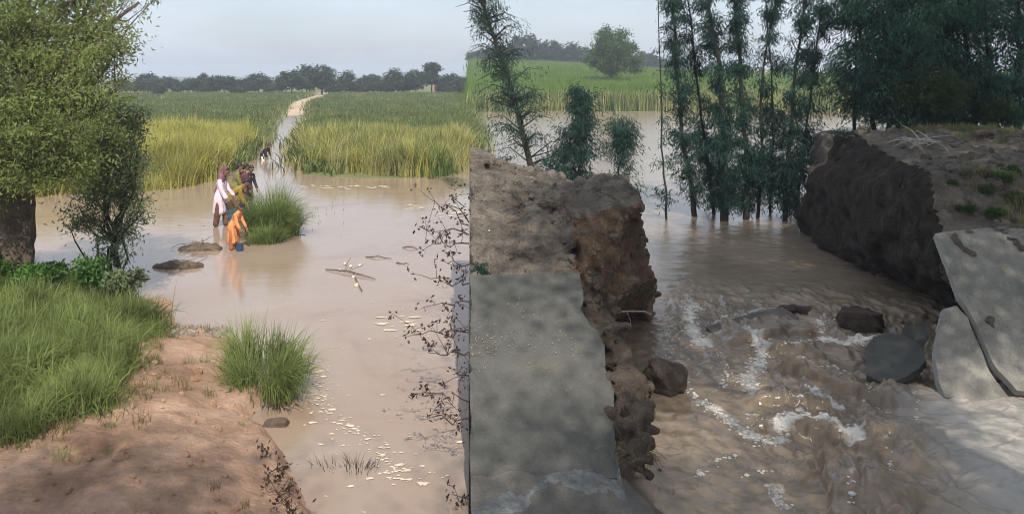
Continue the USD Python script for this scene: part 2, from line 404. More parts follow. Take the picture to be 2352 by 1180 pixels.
def terrain_z(x, y):
    z = np.full(np.shape(x), -0.45)
    # left plots: damp ground just out of the water from 31 m on
    front = 33 + 1.2 * fb(x, y, 0.35, 3, 1) * 4 + np.where(x < -9.5, -1.5, 0)
    plot = sm(-1.5, 1.5, y - front) * sm(0.4, 1.0, np.abs(x - chan(y)) / chan_w(y)) * sm(0.02, -0.05, x)
    z = z + plot * (0.47 + 0.16 * fb(x, y, 0.5, 3, 2))
    dry = sm(74, 92, y) * sm(0.02, -0.05, x)
    z = np.maximum(z, -0.45 + 0.53 * dry)
    # right: mud flats, then a field rising away
    r = sm(0.05, 0.9, x)
    flats = sm(58, 84, y + 30 * fb(x, y, 0.05, 3, 3)) * r
    z = z + flats * (0.43 + 0.10 * fb(x, y, 0.12, 3, 4))
    up = 5.6 - 3.6 * sm(0, 80, x)
    z = z + r * up * np.clip((y - 92) / 128, 0, 1.15) * sm(0, 12, y - 92)
    return z


ys = np.concatenate([np.linspace(-60, 26, 24), np.linspace(26.5, 60, 68), np.geomspace(60.8, 240, 110), np.geomspace(260, 1200, 20)])
xp = np.concatenate([np.linspace(0, 2, 14)[1:], np.linspace(2.3, 30, 70), np.geomspace(31, 900, 45)])
xs = np.concatenate([-xp[::-1], [0], xp])
part(None, 'terrain', grid(xs, ys, terrain_z), m_terrain, True, kind='structure')

tvy, tw_ = np.meshgrid(np.linspace(72, 172, 90), np.linspace(-1, 1, 7), indexing='ij')
tvx = chan(tvy) + tw_ * (0.9 + 0.006 * (tvy - 72)) + 0.25 * fb(tvy, tw_ * 3, .5, 2, 66)
tvz = terrain_z(tvx, tvy) + 0.10 + 0.05 * (1 - tw_ ** 2) - 0.14 * np.abs(tw_) ** 4
part(None, 'sandy_track', (np.stack([tvx, tvy, tvz], -1).reshape(-1, 3), grid(np.arange(7), np.arange(90), np.zeros((90, 7)))[1]), m_sand, True, kind='structure')

# water: the open flood on the left, the stream through the breach on the right
def flood_z(x, y):
    return 0.004 * fb(x, y, 1.5, 3, 8)


part(None, 'water', grid(np.concatenate([-np.geomspace(120, 12.2, 60), np.linspace(-12, 0, 240)]), np.concatenate([np.linspace(-8, 26, 340), np.geomspace(26.2, 130, 90)]), flood_z), m_wl, True, kind='structure')

rngp = np.random.default_rng(5)
# sunken slabs that the stream runs over: centre u, v, half length, half width, heading, rise
SUNK = [(1725, 752, 0.85, 0.50, 0.30, 0.10), (1640, 850, 0.75, 0.6, 0.25, 0.10), (1890, 800, 0.8, 0.42, -0.45, 0.12), (1960, 860, 1.0, 0.42, -0.62, 0.20), (1810, 880, 0.75, 0.40, -0.25, 0.15),
        (1700, 930, 0.5, 0.40, 0.25, 0.07), (1900, 940, 0.8, 0.42, -0.35, 0.15), (2030, 960, 0.7, 0.42, -0.6, 0.13), (1660, 1010, 0.4, 0.4, 0.2, 0.05), (1800, 1030, 0.6, 0.35, 0.15, 0.10),
        (2000, 1080, 0.5, 0.5, -0.8, 0.10), (1880, 1120, 0.4, 0.35, -0.5, 0.08), (1740, 1110, 0.4, 0.35, 0.3, 0.05), (2120, 1000, 0.5, 0.5, -0.9, 0.06)]
FOAM = [  # pixel polylines, width in metres, strength
    ([(1590, 695), (1585, 730), (1595, 765), (1625, 785)], .24, .95), ([(1625, 752), (1680, 730), (1760, 712), (1800, 702)], .09, .75), ([(1735, 770), (1750, 790), (1740, 830), (1715, 865), (1735, 890)], .22, .8),
    ([(1790, 790), (1830, 800), (1870, 775)], .16, .6), ([(1890, 770), (1940, 780), (2010, 774)], .17, .95), ([(1900, 715), (1885, 745), (1880, 770)], .15, .5), ([(1560, 830), (1575, 870), (1600, 895)], .09, .6),
    ([(1610, 905), (1660, 930), (1700, 960), (1750, 985), (1790, 985)], .18, .75), ([(1700, 925), (1760, 945), (1800, 975)], .15, .6), ([(1800, 960), (1850, 955), (1900, 962), (1960, 985)], .17, .85), ([(1810, 905), (1840, 930), (1850, 950)], .10, .6),
    ([(1600, 1060), (1640, 1030), (1690, 1010)], .10, .45), ([(1780, 1085), (1785, 1110), (1800, 1130)], .12, .75), ([(1770, 1150), (1745, 1180)], .10, .8), ([(1830, 845), (1900, 850), (1960, 880)], .07, .5),
    ([(1960, 885), (2010, 905), (2050, 930)], .07, .35), ([(1490, 1170), (1540, 1160), (1600, 1165)], .06, .5), ([(2040, 1000), (2050, 1060)], .05, .4), ([(1905, 1175), (1935, 1190)], .07, .7), ([(1850, 880), (1880, 915), (1930, 930)], .09, .6), ([(1655, 800), (1670, 840), (1660, 880)], .08, .5), ([(1560, 770), (1540, 800)], .06, .4), ([(1700, 1060), (1760, 1050), (1830, 1060)], .06, .45), ([(1940, 1020), (1960, 1090), (1950, 1150)], .05, .5), ([(2100, 900), (2110, 960)], .04, .4), ([(1480, 945), (1500, 1000)], .04, .35)]


def stream(x, y):
    """Height of the stream, how much foam it carries, and how much of the slab under the thin sheet at its edge shows."""
    act = sm(17.5, 14.0, y) * sm(1.5, 2.3, x - 0.05 * (y - 8))
    skim = sm(4.2, 5.6, x - 0.12 * (y - 8) + 0.7 * fb(x, y, .7, 3, 24)) * sm(11.6, 10.6, y - .35 * (x - 6))
    calm = sm(2.3, 3.4, x - 0.06 * y + 0.5 * fb(x, y, .8, 2, 25)) * (1 - 0.75 * skim)
    wx = x + 0.5 * fb(x, y, 1.3, 3, 21)
    wy = y + 0.9 * fb(x, y, 1.0, 4, 22)
    h = np.zeros_like(x); foam = np.zeros_like(x)
    for k, (u, v, a, b, th, rise) in enumerate(SUNK):
        c = P(u, v)
        dx, dy = wx - c[0], wy - c[1]
        s = math.sin(th) * dx - math.cos(th) * dy      # along the flow, towards the camera
        t = math.cos(th) * dx + math.sin(th) * dy
        s, t = s / b, t / a
        prof = np.where(s < 1, sm(-1.8, 0.9, s), 1 - sm(1.0, 1.25, s)) * sm(1.2, 0.6, np.abs(t))
        h = np.maximum(h, rise * prof)
        h = h - 0.4 * rise * np.exp(-((s - 1.45) / 0.25) ** 2) * sm(1.1, 0.5, np.abs(t))
        foam = np.maximum(foam, 0.30 * sm(0.95, 1.15, s) * (1 - sm(1.4, 2.2, s)) * sm(1.1, 0.4, np.abs(t)))
    for k, (line, w, st) in enumerate(FOAM):
        q = np.array([P(*p)[:2] for p in line]); d = np.full(x.shape, 9.0)
        for p0, p1 in zip(q[:-1], q[1:]):
            e = p1 - p0; t = np.clip(((x - p0[0]) * e[0] + (y - p0[1]) * e[1]) / (e @ e), 0, 1)
            d = np.minimum(d, np.hypot(x - p0[0] - t * e[0], y - p0[1] - t * e[1]))
        d = d + w * 1.4 * fb(x, y, 3.2, 4, 90 + k)
        foam = np.maximum(foam, 0.85 * st * sm(1.45, 0.0, d / w))
    for (u0, v0), (u1, v1), hh in (((1885, 1035), (1918, 1190), .15), ((1975, 985), (2040, 1010), .07), ((1700, 905), (1778, 884), .09), ((1960, 965), (2010, 1180), .05)):
        p0, p1 = P(u0, v0), P(u1, v1); e = (p1 - p0)[:2]; ln = np.hypot(*e); e = e / ln
        al = ((x - p0[0]) * e[0] + (y - p0[1]) * e[1]) / ln; ac = (x - p0[0]) * -e[1] + (y - p0[1]) * e[0] + .10 * fb(x, y, 2.5, 3, 47)
        ac = ac if hh != .09 else -ac
        st_ = hh * sm(-.03, .03, ac) * sm(.9, .0, ac) * sm(-.06, .1, al) * sm(1.06, .9, al)
        h = h + st_
    ridged = np.clip(1 - np.abs(fb(wx * 1.3, wy * 0.7, 2.1, 4, 31)) * 4.5, 0, 1)
    streak = fb(wx * 4.0, wy * 0.8, 1.6, 4, 32)
    turb = 0.075 * (ridged ** 2 - 0.4) + 0.055 * streak
    chop = fb(wx * 1.4, wy * .9, 5.0, 4, 38)
    fine = 0.05 * chop + 0.035 * fb(wx, wy, 9.0, 4, 33) * 2 + 0.12 * foam * (fb(x, y, 6.0, 4, 35) + 0.25)
    h = h * (0.25 + 0.75 * calm) * sm(2.0, 2.6, x) + turb * (0.2 + 0.8 * calm) + fine * (0.3 + 0.7 * calm)
    ripple = 0.008 * fb(x, y * 1.8, 3.0, 3, 37) * 2 * sm(34, 18, y)
    foam = foam * act + 0.32 * act * calm * ridged ** 5 + 0.5 * act * calm * np.clip(chop * 2.2 - .25, 0, 1)
    drop = -0.16 * sm(15.5, 9, y)
    return drop * (1 - skim) + 0.03 * skim * sm(10.5, 7, y) + h * act + ripple, np.clip(foam, 0, 1), 0.9 * skim


xw = np.concatenate([np.linspace(0, 9.2, 430), np.geomspace(9.3, 130, 60)])
yw = np.concatenate([np.linspace(4.5, 14.5, 480), np.linspace(14.55, 26, 160), np.geomspace(26.2, 130, 70)])
gx, gy = np.meshgrid(xw, yw)
zw, fw, kw = stream(gx, gy)
part(None, 'water', grid(xw, yw, zw), m_wr, True, kind='structure', attrs={'foam': fw.ravel(), 'skim': kw.ravel()})

# near left: the earth track and its grassy shoulder
def track_z(x, y):
    d = poly_dist(x, y, KERB) + 0.28 * fb(x, y, 1.1, 4, 41) * 2
    z = np.where(d > 0, 0.32 * sm(0, 1.6, d) + 0.18 * sm(0, 0.15, d), np.maximum(-0.6, d * 0.35))
    z = z * (0.35 + 0.65 * sm(13.2, 9.2, y + 0.55 * (x + 3.5))) + 0.25 * sm(-5.2, -9, x) * sm(0, 2, d)
    z = z + (0.08 * fb(x, y, 1.6, 4, 42) + 0.07 * fb(x, y, 5.0, 4, 43)) * sm(-0.1, 0.4, d)
    cx = -4.1 + (y - 9) * -0.02
    z = z - 0.05 * (np.exp(-((x - cx - 0.62) / 0.2) ** 2) + np.exp(-((x - cx + 0.62) / 0.2) ** 2)) * sm(0.1, 0.6, d)
    return z


part(None, 'dirt_track', grid(np.linspace(-15.5, -0.55, 330), np.linspace(3, 20.5, 380), track_z), m_path, True, kind='structure')

# air
haze_look = usdkit.material(stage, L + 'haze', {'v': ('principled_volume', {'color': (0.86, 0.92, 1.0), 'density': 0.0010, 'anisotropy': 0.3})}, [], volume='v.volume')
hb_ = trimesh.creation.box([2400, 2000, 19.5]); hb_.apply_translation([0, 500, 8.2])
part(None, 'haze', hb_, haze_look, kind='stuff')

# ------------------------------------------------------------------ left bank of the breach
E = 0.012     # the bank ends just right of x = 0
def Q(u, v, y): return D(u, v, y)
sx0 = E
slab_top_l, slab_top_r = np.array([sx0, 10.6, 1.56]), Q(1332, 617, 10.75)
low = [(E, 7.2, -0.6), (E, 8.3, 0.0), (E, 10.6, 1.40), (E, 11.4, 2.02), (E, 12.4, 2.38), (E, 15.3, 2.72), (E, 16.6, 2.4), (E, 17.6, -0.6)]
mid = [(1.26, 7.2, -0.6), (1.26, 8.3, -0.06), tuple(Q(1318, 645, 10.75)), tuple(Q(1322, 560, 11.2)), tuple(Q(1330, 490, 11.7)), tuple(Q(1300, 412, 13.6)), tuple(Q(1300, 470, 15.0)), (2.0, 16.2, -0.6)]
hA = [hull_field([low[0], low[1], low[2], low[7], mid[0], mid[1], mid[2], mid[7]]), hull_field([low[2], low[3], low[4], low[7], mid[2], mid[3], mid[4], mid[7]]), hull_field([low[3], low[4], low[5], low[6], low[7], mid[3], mid[4], mid[5], mid[6], mid[7]]),
      hull_field([Q(1322, 490, 11.6), Q(1466, 466, 12.7), Q(1432, 414, 14.0), Q(1290, 408, 14.2), Q(1325, 640, 10.8), Q(1340, 720, 11.6), Q(1497, 640, 13.6), P(1492, 728, -0.3), P(1425, 762, -0.4), P(1360, 735, -0.3), (2.2, 16.2, -0.6), Q(1300, 480, 15.2), Q(1482, 540, 13.2)])]
hc, hcs, hsn = Q(1452, 590, 12.75), math.cos(math.radians(-28)), math.sin(math.radians(-28))


def left_field(p):
    f = np.min([h(p) for h in hA], 0)
    d = p - hc; d = np.stack([d[:, 0] * hcs + d[:, 1] * hsn, -d[:, 0] * hsn + d[:, 1] * hcs, d[:, 2]], 1)
    return np.maximum(f, -(np.linalg.norm(d / [0.30, 0.62, 0.50], axis=1) - 1) * .4)


RUBS = [(1352, 680, 10.95, .14), (1366, 725, 10.7, .17), (1388, 775, 10.25, .18), (1412, 820, 9.95, .20), (1432, 850, 9.8, .20), (1446, 880, 9.55, .20), (1436, 905, 9.3, .19), (1440, 935, 9.1, .19), (1446, 975, 8.8, .18), (1448, 1015, 8.5, .16), (1462, 1050, 8.3, .11)]
rubble = union([ball(Q(u, v, y), r, 8) for u, v, y, r in RUBS])


def left_wear(p):
    onslab = sm(10.9, 10.3, p[:, 1]) * sm(1.25, 1.1, p[:, 0])
    front = sm(12.6, 11.8, p[:, 1])
    return (crag(p, .20, 1.7, .11, 3.4, .05, 3) + .09 * front * (meshkit.fbm(p * 7, 3, 8) - .5) * 2) * (1 - onslab) + .03 * onslab


bl = nets((-.2, 7.0, -.75), (3.3, 17.9, 3.0), .052, left_field, left_wear)
bl.vertices[:, 0] = np.maximum(bl.vertices[:, 0], E + 0.004 * meshkit.noise(bl.vertices * 9, 3))
lb = thing('earth_bank', 'left stump of the burst earth bank, above the grey slab', 'earth bank', (0, 12, 0))
fc = bl.triangles_center
fn_ = slope_of(left_field, fc)
cutl = (fc[:, 0] > X(1335 + 0 * fc[:, 1], fc[:, 1]) - 0.12 + 0.3 * (meshkit.fbm(fc * 2.2, 3, 5) - .5)) & (fn_[:, 2] < 0.72) & (fc[:, 2] < 2.3)
part(lb, 'bank_crest', bl.submesh([np.where(~cutl)[0]], append=True), m_bank, 50)
part(lb, 'cut_face', bl.submesh([np.where(cutl)[0]], append=True), m_cut, 50, label='brown freshly broken face of the bank')
rt_ = to_tm(rubble); rlo, rhi = rt_.bounds
spots = [(np.array(Q(u, v, y)), r) for u, v, y, r in RUBS]
def rub_field(p):
    f = np.full(len(p), 9.0)
    for (a, ra), (b, rb_) in zip(spots[:-1], spots[1:]):
        e = b - a; t = np.clip(((p - a) @ e) / (e @ e), 0, 1); f = np.minimum(f, np.linalg.norm(p - a - t[:, None] * e, axis=1) - (ra + (rb_ - ra) * t))
    return f
part(lb, 'crumbled_edge', nets(rlo - .2, rhi + .25, .034, rub_field, lambda p: crag(p, .24, 2.6, .13, 5.0, 0, 8), .5), m_rub, 60, label='crumbled lumpy earth under the slab edge')


def plate(outline, thick, mat_edge=0.02, refine=0.07, seed=0, amp=0.02):
    """A broken slab: outline points in space (roughly a plane), given thickness below."""
    o = np.asarray(outline, float); c = o.mean(0)
    n = np.linalg.svd(o - c)[2][2]; n = n * np.sign(n[2] if abs(n[2]) > 0.05 else 1)
    ax = np.cross([0, 1, 0.01], n); ax /= np.linalg.norm(ax); ay = np.cross(n, ax)
    q = np.stack([(o - c) @ ax, (o - c) @ ay], 1)
    rng = np.random.default_rng(seed); pts = []
    for i in range(len(q)):
        a, b = q[i], q[(i + 1) % len(q)]; d = b - a; ln = np.linalg.norm(d); k = max(1, int(ln / refine))
        tj = np.sort(np.r_[0, rng.uniform(.3 / k, 1 - .3 / k, max(0, k - 1))])
        for t in tj:
            w = a + d * t; jit = 0 if t == 0 else (fb(np.array([w[0]]), np.array([w[1]]), 2.2, 4, seed)[0] * 3.2 + rng.normal(0, .45) * (rng.uniform() < .5)) * amp
            pts.append(w + np.array([-d[1], d[0]]) / ln * jit)
    cs = m3.CrossSection([np.array(pts)[::1]]) if trimesh.path.polygons.Polygon(pts).exterior.is_ccw else m3.CrossSection([np.array(pts)[::-1]])
    m = m3.Manifold.extrude(cs, thick).translate([0, 0, -thick]).refine_to_length(refine)
    t = to_tm(m)
    v = t.vertices
    t.vertices = c + v[:, :1] * ax + v[:, 1:2] * ay + (v[:, 2:] + 0.012 * (meshkit.fbm(np.c_[v[:, :2] * 2.5, v[:, :1] * 0 + seed], 3, seed)[:, None] - 0.5)) * n
    return t


ys_ = lambda v: np.interp(v, [617, 1080], [10.72, 8.0])
edge_l = [(1332, 617), (1340, 690), (1333, 712), (1352, 748), (1372, 765), (1388, 800), (1388, 850), (1405, 892), (1410, 935), (1412, 1030), (1420, 1075)]
sl = [np.array([E + 0.004, 7.95, 0.12])] + [Q(u, v, ys_(v)) for u, v in edge_l[::-1]] + [np.array([E + 0.004, 10.62, 1.6])]
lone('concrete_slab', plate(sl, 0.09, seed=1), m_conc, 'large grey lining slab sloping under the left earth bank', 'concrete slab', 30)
# crust of pale deposit and the mud toe at the slab's foot
def toe_z(x, y):
    z = 0.16 + 0.05 * (8.1 - y) * 0.4 + 0.06 * fb(x, y, 2.4, 4, 51) - 0.35 * sm(1.55, 2.15, x + 0.35 * fb(x, y, 1.5, 3, 52) + 0.16 * (y - 7)) + 0.13 * sm(7.6, 8.2, y) * sm(1.6, 1.1, x)
    return z
part(None, 'mud_apron', grid(np.linspace(E + 0.006, 2.6, 110), np.linspace(4.6, 8.25, 150), toe_z), m_mud, True, kind='structure')
cr_v, cr_f = grid(np.linspace(E + 0.01, 1.42, 170), np.linspace(7.25, 8.75, 170), lambda x, y: 0 * x)
cx_, cy_ = cr_v[:, 0], cr_v[:, 1]
onslab = np.array([E, 7.95, 0.12]), np.array([E, 10.62, 1.6])
zs = 0.13 + (cy_ - 7.97) * (1.48 / 2.67)
zb = np.maximum(zs, toe_z(cx_, cy_))
band = 7.62 + 0.62 * sm(0.25, 1.0, cx_)
thick_ = (0.30 + 0.22 * sm(0.5, 1.1, cx_)) - np.abs(cy_ - band) + 0.55 * fb(cx_, cy_, 3.2, 4, 55)
cr_v[:, 2] = zb - 0.02 + 0.05 * np.clip(thick_ * 3, 0, 1) * (0.75 + 0.9 * fb(cx_, cy_, 14, 3, 56))
keep = (thick_[cr_f] > -0.04).all(1)
crust = trimesh.Trimesh(cr_v, cr_f[keep], process=False); crust.remove_unreferenced_vertices()
lone('pale_crust', crust, m_crust, 'pale crumbly crust along the foot of the left slab', 'mortar crust', True)

gr_ = np.random.default_rng(91); gg = []
for u0, v0, su, sv, n in ((1105, 815, 26, 26, 120), (1150, 800, 40, 20, 60), (1115, 950, 12, 20, 60), (1130, 1065, 36, 22, 70), (1240, 840, 90, 110, 90), (1330, 800, 20, 60, 40)):
    for _ in range(n):
        u, v = gr_.normal(u0, su), gr_.normal(v0, sv)
        if not (1082 < u < 1325 and 640 < v < 1075): continue
        y = ys_(v); q = Q(u, v, y); r = min(gr_.gamma(2.0, .0018) + .0018, .0075)
        w = trimesh.creation.icosphere(0, 1.0); gg.append((w.vertices * r * gr_.uniform(.6, 1.3, 3) + [q[0], q[1], 0.12 + (q[1] - 7.95) * (1.48 / 2.67) + r * .3], w.faces))
lone('gravel', cat_(gg), plain('gravel_grain', (.30, .25, .17), .9, .2, (60, .5, 1.4)), 'yellowish grit lying on the left lining slab', 'gravel', kind='stuff')

# ------------------------------------------------------------------ right bank of the breach
T1 = Q(2138, 405, 13.6)
farT, farM, farB, nearB = Q(1965, 304, 21.0), Q(1842, 425, 21.0), P(1830, 560, -0.4), P(2098, 668, -0.35)
slabTL = Q(2150, 532, 12.5)
XR = 34.0
R1 = ([T1, farT, farM, farB, nearB, Q(2145, 600, 12.9), (8.6, 14.4, -0.6), (XR, 12.0, -0.6), (XR, 13.6, 2.35), (XR, 21.0, 2.62), (XR, 21.0, -0.6), Q(2020, 330, 18.5), Q(1880, 382, 21.0)])
R2 = ([slabTL + [0, 0, -0.05], T1, T1 + [1, 0.2, 0.02], Q(2140, 560, 12.7), (8.6, 14.6, -0.6), (XR, 12.45, 1.6), (XR, 13.7, 2.35), (XR, 15, -0.6), (8.7, 12.6, 0.3)])
R3 = ([(7.2, 11.5, -0.6), (7.9, 12.0, 0.9), slabTL + [0.75, 0.1, -0.22], (7.9, 13.4, -0.6), (XR, 10.8, -0.6), (XR, 10.9, 0.08), (XR, 12.45, 1.58), (XR, 13.4, -0.6)])
R4 = ([farT + [0.3, -0.3, 0], farB + [0.5, 0.4, 0], (9.6, 24.5, 2.35), (10.5, 26.0, -0.5), (XR, 20.8, 2.6), (XR, 25.5, 2.45), (XR, 28.5, -0.6), (XR, 20.8, -0.6)])
UND = ([Q(2000, 612, 18.5) + [-0.9, 0, -0.05], Q(2108, 655, 14.2) + [-0.6, 0, 0.12], (9.4, 15.0, -0.3), (9.4, 18.5, -0.3), (7.0, 18.5, -0.6), (6.5, 14.0, -0.6)])
hR = [hull_field(k) for k in (R1, R2, R3, R4)]; hU = hull_field(UND)
right_field = lambda p: np.maximum(np.min([h(p) for h in hR], 0), -hU(p))


def right_wear(p):
    onslab = sm(12.75, 12.3, p[:, 1] - .02 * (p[:, 0] - 7)) * sm(6.4, 6.9, p[:, 0] - .3 * (p[:, 2]))
    slope = sm(15.5, 14, p[:, 1])
    return (crag(p, .30, .9, .13, 2.2, .05, 12) + .12 * slope * (meshkit.fbm(p * 6, 3, 18) - .5) * 2 + .03 * (meshkit.fbm(p * 5, 3, 19) - .5) * 2) * (1 - .9 * onslab) + .05 * onslab


near_ = nets((5.6, 10.2, -.75), (15.0, 28.8, 3.1), .085, right_field, right_wear)
outer = rough((hull(R1) + hull(R2) + hull(R3) + hull(R4)) - m3.Manifold.cube([9.6, 24, 6]).translate([5.4, 7, -1.5]), 0.5, 0.12, 0.9, 12, smooth=0)
rb = thing('earth_bank', 'right stump of the burst earth bank, its dark cut face overhanging the water', 'earth bank', (9, 16, 0))
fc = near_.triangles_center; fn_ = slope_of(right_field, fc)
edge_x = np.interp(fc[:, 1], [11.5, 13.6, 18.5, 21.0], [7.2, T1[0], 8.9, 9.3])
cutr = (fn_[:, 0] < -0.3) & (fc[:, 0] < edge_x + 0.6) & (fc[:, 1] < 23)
part(rb, 'bank_crest', near_.submesh([np.where(~cutr)[0]], append=True), m_bank, 50)
part(rb, 'cut_face', near_.submesh([np.where(cutr)[0]], append=True), m_shadecut, 50, label='overhanging cut face with shade put into its dark colour')
part(rb, 'bank_end', outer, m_bank, 50)

rz = lambda u, v: Q(u, v, np.interp(v, [515, 870], [12.55, 10.75]))
up_ = [rz(2150, 532), rz(2262, 520), np.array([9.5, 12.5, 1.72]), np.array([9.6, 10.4, 0.02]), rz(2330, 905), rz(2282, 830), rz(2262, 790), rz(2226, 716), rz(2200, 680), rz(2174, 600)]
lone('concrete_slab', plate(up_, 0.10, seed=4, amp=.011), m_conc2, 'long dusty lining slab below the weedy slope on the right', 'concrete slab', 30)
lo = [p + np.array([0, 0, -0.045]) for p in (rz(2164, 704), rz(2196, 697), rz(2222, 722), rz(2258, 792), rz(2278, 832), rz(2318, 905), rz(2240, 930), rz(2168, 905), rz(2163, 860), rz(2150, 800), rz(2154, 745))]
lone('concrete_slab', plate(lo, 0.10, seed=5, amp=.014), m_conc2, 'cracked lower slab piece standing over the dark hole on the right', 'concrete slab', 30)


def on_plane(px, at, n):
    """Pixels carried onto the plane through at with normal n."""
    o = np.array([0, 0, H]); n = np.array(n, float); out = []
    for u, v in px:
        r = np.array([(u - U0) / F, 1.0, -(v - VH) / F]); out.append(o + r * ((np.array(at) - o) @ n) / (r @ n))
    return out


for k, (px, at, n, th, mt, lab) in enumerate([
        ([(2070, 768), (2078, 747), (2096, 750), (2108, 745), (2122, 737), (2133, 742), (2133, 772), (2120, 803), (2095, 790)], Q(2105, 770, 12.2), (-.10, -.62, .78), .10, m_conc, 'small broken slab leaning in the dark hole at the right'),
        ([(1985, 800), (2005, 772), (2040, 764), (2075, 768), (2105, 785), (2124, 808), (2128, 830), (2112, 846), (2085, 862), (2040, 885), (1990, 860)], Q(2060, 815, 11.55), (-.16, -.30, .94), .10, m_conc, 'round-edged broken slab dipping into the stream'),
        ([(1622, 750), (1650, 739), (1720, 722), (1795, 704), (1835, 730), (1760, 790), (1690, 800), (1650, 778)], P(1650, 745, .03), (.03, -.13, .99), .14, m_mud, 'sunken slab with a dark corner above the white water')]):
    lone('concrete_slab', plate(on_plane(px, at, n), th, seed=6 + k, refine=.08), mt, lab, 'concrete slab', 30)


def clod(u, v, r, lab, seed, flat=0.8, mat=None, cat='earth clod', name='earth_clod', zoff=0.0):
    c = P(u, v, 0.0)
    q = rnd_(np.random.default_rng(seed + 40), 17) * [r * 1.3, r * 1.15, r * flat * 1.25]
    hf = hull_field(q + c + [0, 0, r * flat * .4 + zoff])
    return lone(name, nets(c - r * 2.0, c + r * 2.3, r / 9, hf, lambda p: crag(p, r * .16, 1.6 / r, r * .12, 3.2 / r, 0, seed), r), mat or m_clod, lab, cat, 60)


def rnd_(rng, n):
    v = rng.normal(size=(n, 3)); return v / np.linalg.norm(v, axis=1, keepdims=True)


clod(1530, 880, 0.24, 'rounded brown clod in the stream near the left bank', 1, 0.95)
clod(1978, 750, 0.30, 'dark clod in the shaded water before the right bank', 2, 0.75)
clod(1826, 714, 0.24, 'low flat clod half sunk in mid stream', 3, 0.35)

# small things on the banks
rg = np.random.default_rng(77)


def strands(c, n, length, spread, r, rng, flat=0.3, sag=0.0, seg=5):
    ms = []
    for _ in range(n):
        a = rng.uniform(0, 2 * np.pi); p = np.array(c) + rng.normal(0, spread, 3) * [1, 1, 0.2]
        d = np.array([np.cos(a), np.sin(a), rng.normal(0, flat)]); pts = [p]
        for k in range(seg):
            d = d + rng.normal(0, 0.25, 3) * [1, 1, 0.5] - [0, 0, sag]; d /= np.linalg.norm(d)
            pts.append(pts[-1] + d * length / seg * rng.uniform(.7, 1.3))
        ms.append(tube(pts, np.linspace(r, r * 0.4, len(pts)), 4))
    return cat_(ms)


lone('dry_branches', strands(Q(2118, 330, 17.8) + [0, 0, 0.06], 26, 0.55, 0.10, 0.012, rg, 0.35, 0.08), m_paletwig, 'bundle of bleached twigs on top of the right bank', 'dry twigs')
lone('straw_heap', strands(Q(1458, 1030, 8.35) + [0, 0, 0.0], 90, 0.28, 0.07, 0.004, rg, 0.3, 0.12), m_straw, 'matted straw at the tip of the crumbled left edge', 'straw')
root = [Q(1372, 716, 10.9), Q(1395, 720, 11.4), Q(1420, 716, 12.2), Q(1450, 714, 12.5), Q(1480, 715, 12.9), Q(1496, 722, 13.1)]
lone('bare_root', cat_([tube(root, 0.011, 5), tube([Q(1398, 719, 11.5), Q(1412, 738, 12.2), Q(1432, 748, 12.6), Q(1447, 745, 12.7)], 0.008, 5), tube([Q(1440, 716, 12.4), Q(1448, 735, 12.5), Q(1449, 752, 12.6)], 0.007, 5)]), m_paletwig, 'thin pale root hanging across the left cut face', 'root')
lone('plastic_scrap', rough(hull([Q(1117, 526, 11.5), Q(1128, 524, 11.5), Q(1130, 534, 11.45), Q(1120, 536, 11.4), Q(1123, 530, 11.3)]), 0.02, 0.02, 14, 3, 1), plain('white_plastic', (0.7, 0.72, 0.74), 0.4), 'small white plastic scrap on the left bank slope', 'litter', 40)
for k, (dx, dv, r, where) in enumerate([(0, 0, .05, 'middle white scrap at the top edge of the dusty right slab'), (14, 10, .06, 'larger white scrap at the top edge of the dusty right slab'), (24, 24, .05, 'lowest white scrap below the weeds on the right'), (-10, -16, .03, 'tiny white scrap in the weeds above the right slab')]):
    lone('plastic_scrap', rough(hull([rz(2300 + dx, 528 + dv) + [0, 0, .03] + q for q in rg.normal(0, r, (9, 3)) * [1.2, .8, .5]]), 0.03, 0.03, 9, k, 1), m_crust, where, 'litter', 40)
lone('drift_twig', cat_([tube([P(2278, 880, .06), P(2310, 872, .09), P(2352, 868, .10)], 0.012, 5), tube([P(2300, 862, .1), P(2318, 872, .1), P(2340, 884, .08)], 0.007, 4), strands(P(2316, 872, .1), 8, .3, .04, .005, rg)]), m_twig, 'drowned twig on the wet slab at the right edge', 'twig')
# earth slipped over the slab top
for k, (a, b, c, d, where) in enumerate([(2192, 545, 2216, 572, 'upper end of the slip of earth on the dusty right slab'), (2216, 572, 2240, 585, 'lower end of the slip of earth on the dusty right slab'), (2332, 560, 2352, 575, 'earth crumbs on the dusty slab at the right edge'), (2270, 735, 2284, 758, 'small smear of earth beside the long crack of the right slab')]):
    lone('soil_smear', rough(bone(rz(a, b) + [0, 0, .0], .05, rz(c, d) + [0, 0, -.01], .028), .022, .055, 9, k, 1, fine=.03, fscale=24), m_bank, where, 'soil', 40)


# ------------------------------------------------------------------ plants: leaves and stems
def rnd(rng, n):
    v = rng.normal(size=(n, 3)); return v / np.linalg.norm(v, axis=1, keepdims=True)


def leaves(rng, pos, length, width, droop=0.3, out=None, jitter=1.0):
    n = len(pos)
    d = rnd(rng, n) * jitter + np.array([0, 0, -droop])
    if out is not None: d = d + out
    d /= np.linalg.norm(d, axis=1, keepdims=True) + 1e-9
    s = np.cross(d, rnd(rng, n)); s /= np.linalg.norm(s, axis=1, keepdims=True) + 1e-9
    l = length * rng.uniform(0.65, 1.3, (n, 1)); w = width * rng.uniform(0.7, 1.25, (n, 1))
    nn = np.cross(d, s)
    v = np.stack([pos, pos + d * l * 0.45 + s * w / 2, pos + d * l + nn * l * 0.12, pos + d * l * 0.45 - s * w / 2], 1).reshape(-1, 3)
    k = np.arange(n)[:, None] * 4
    return v, np.vstack([k + [0, 1, 2], k + [0, 2, 3]])


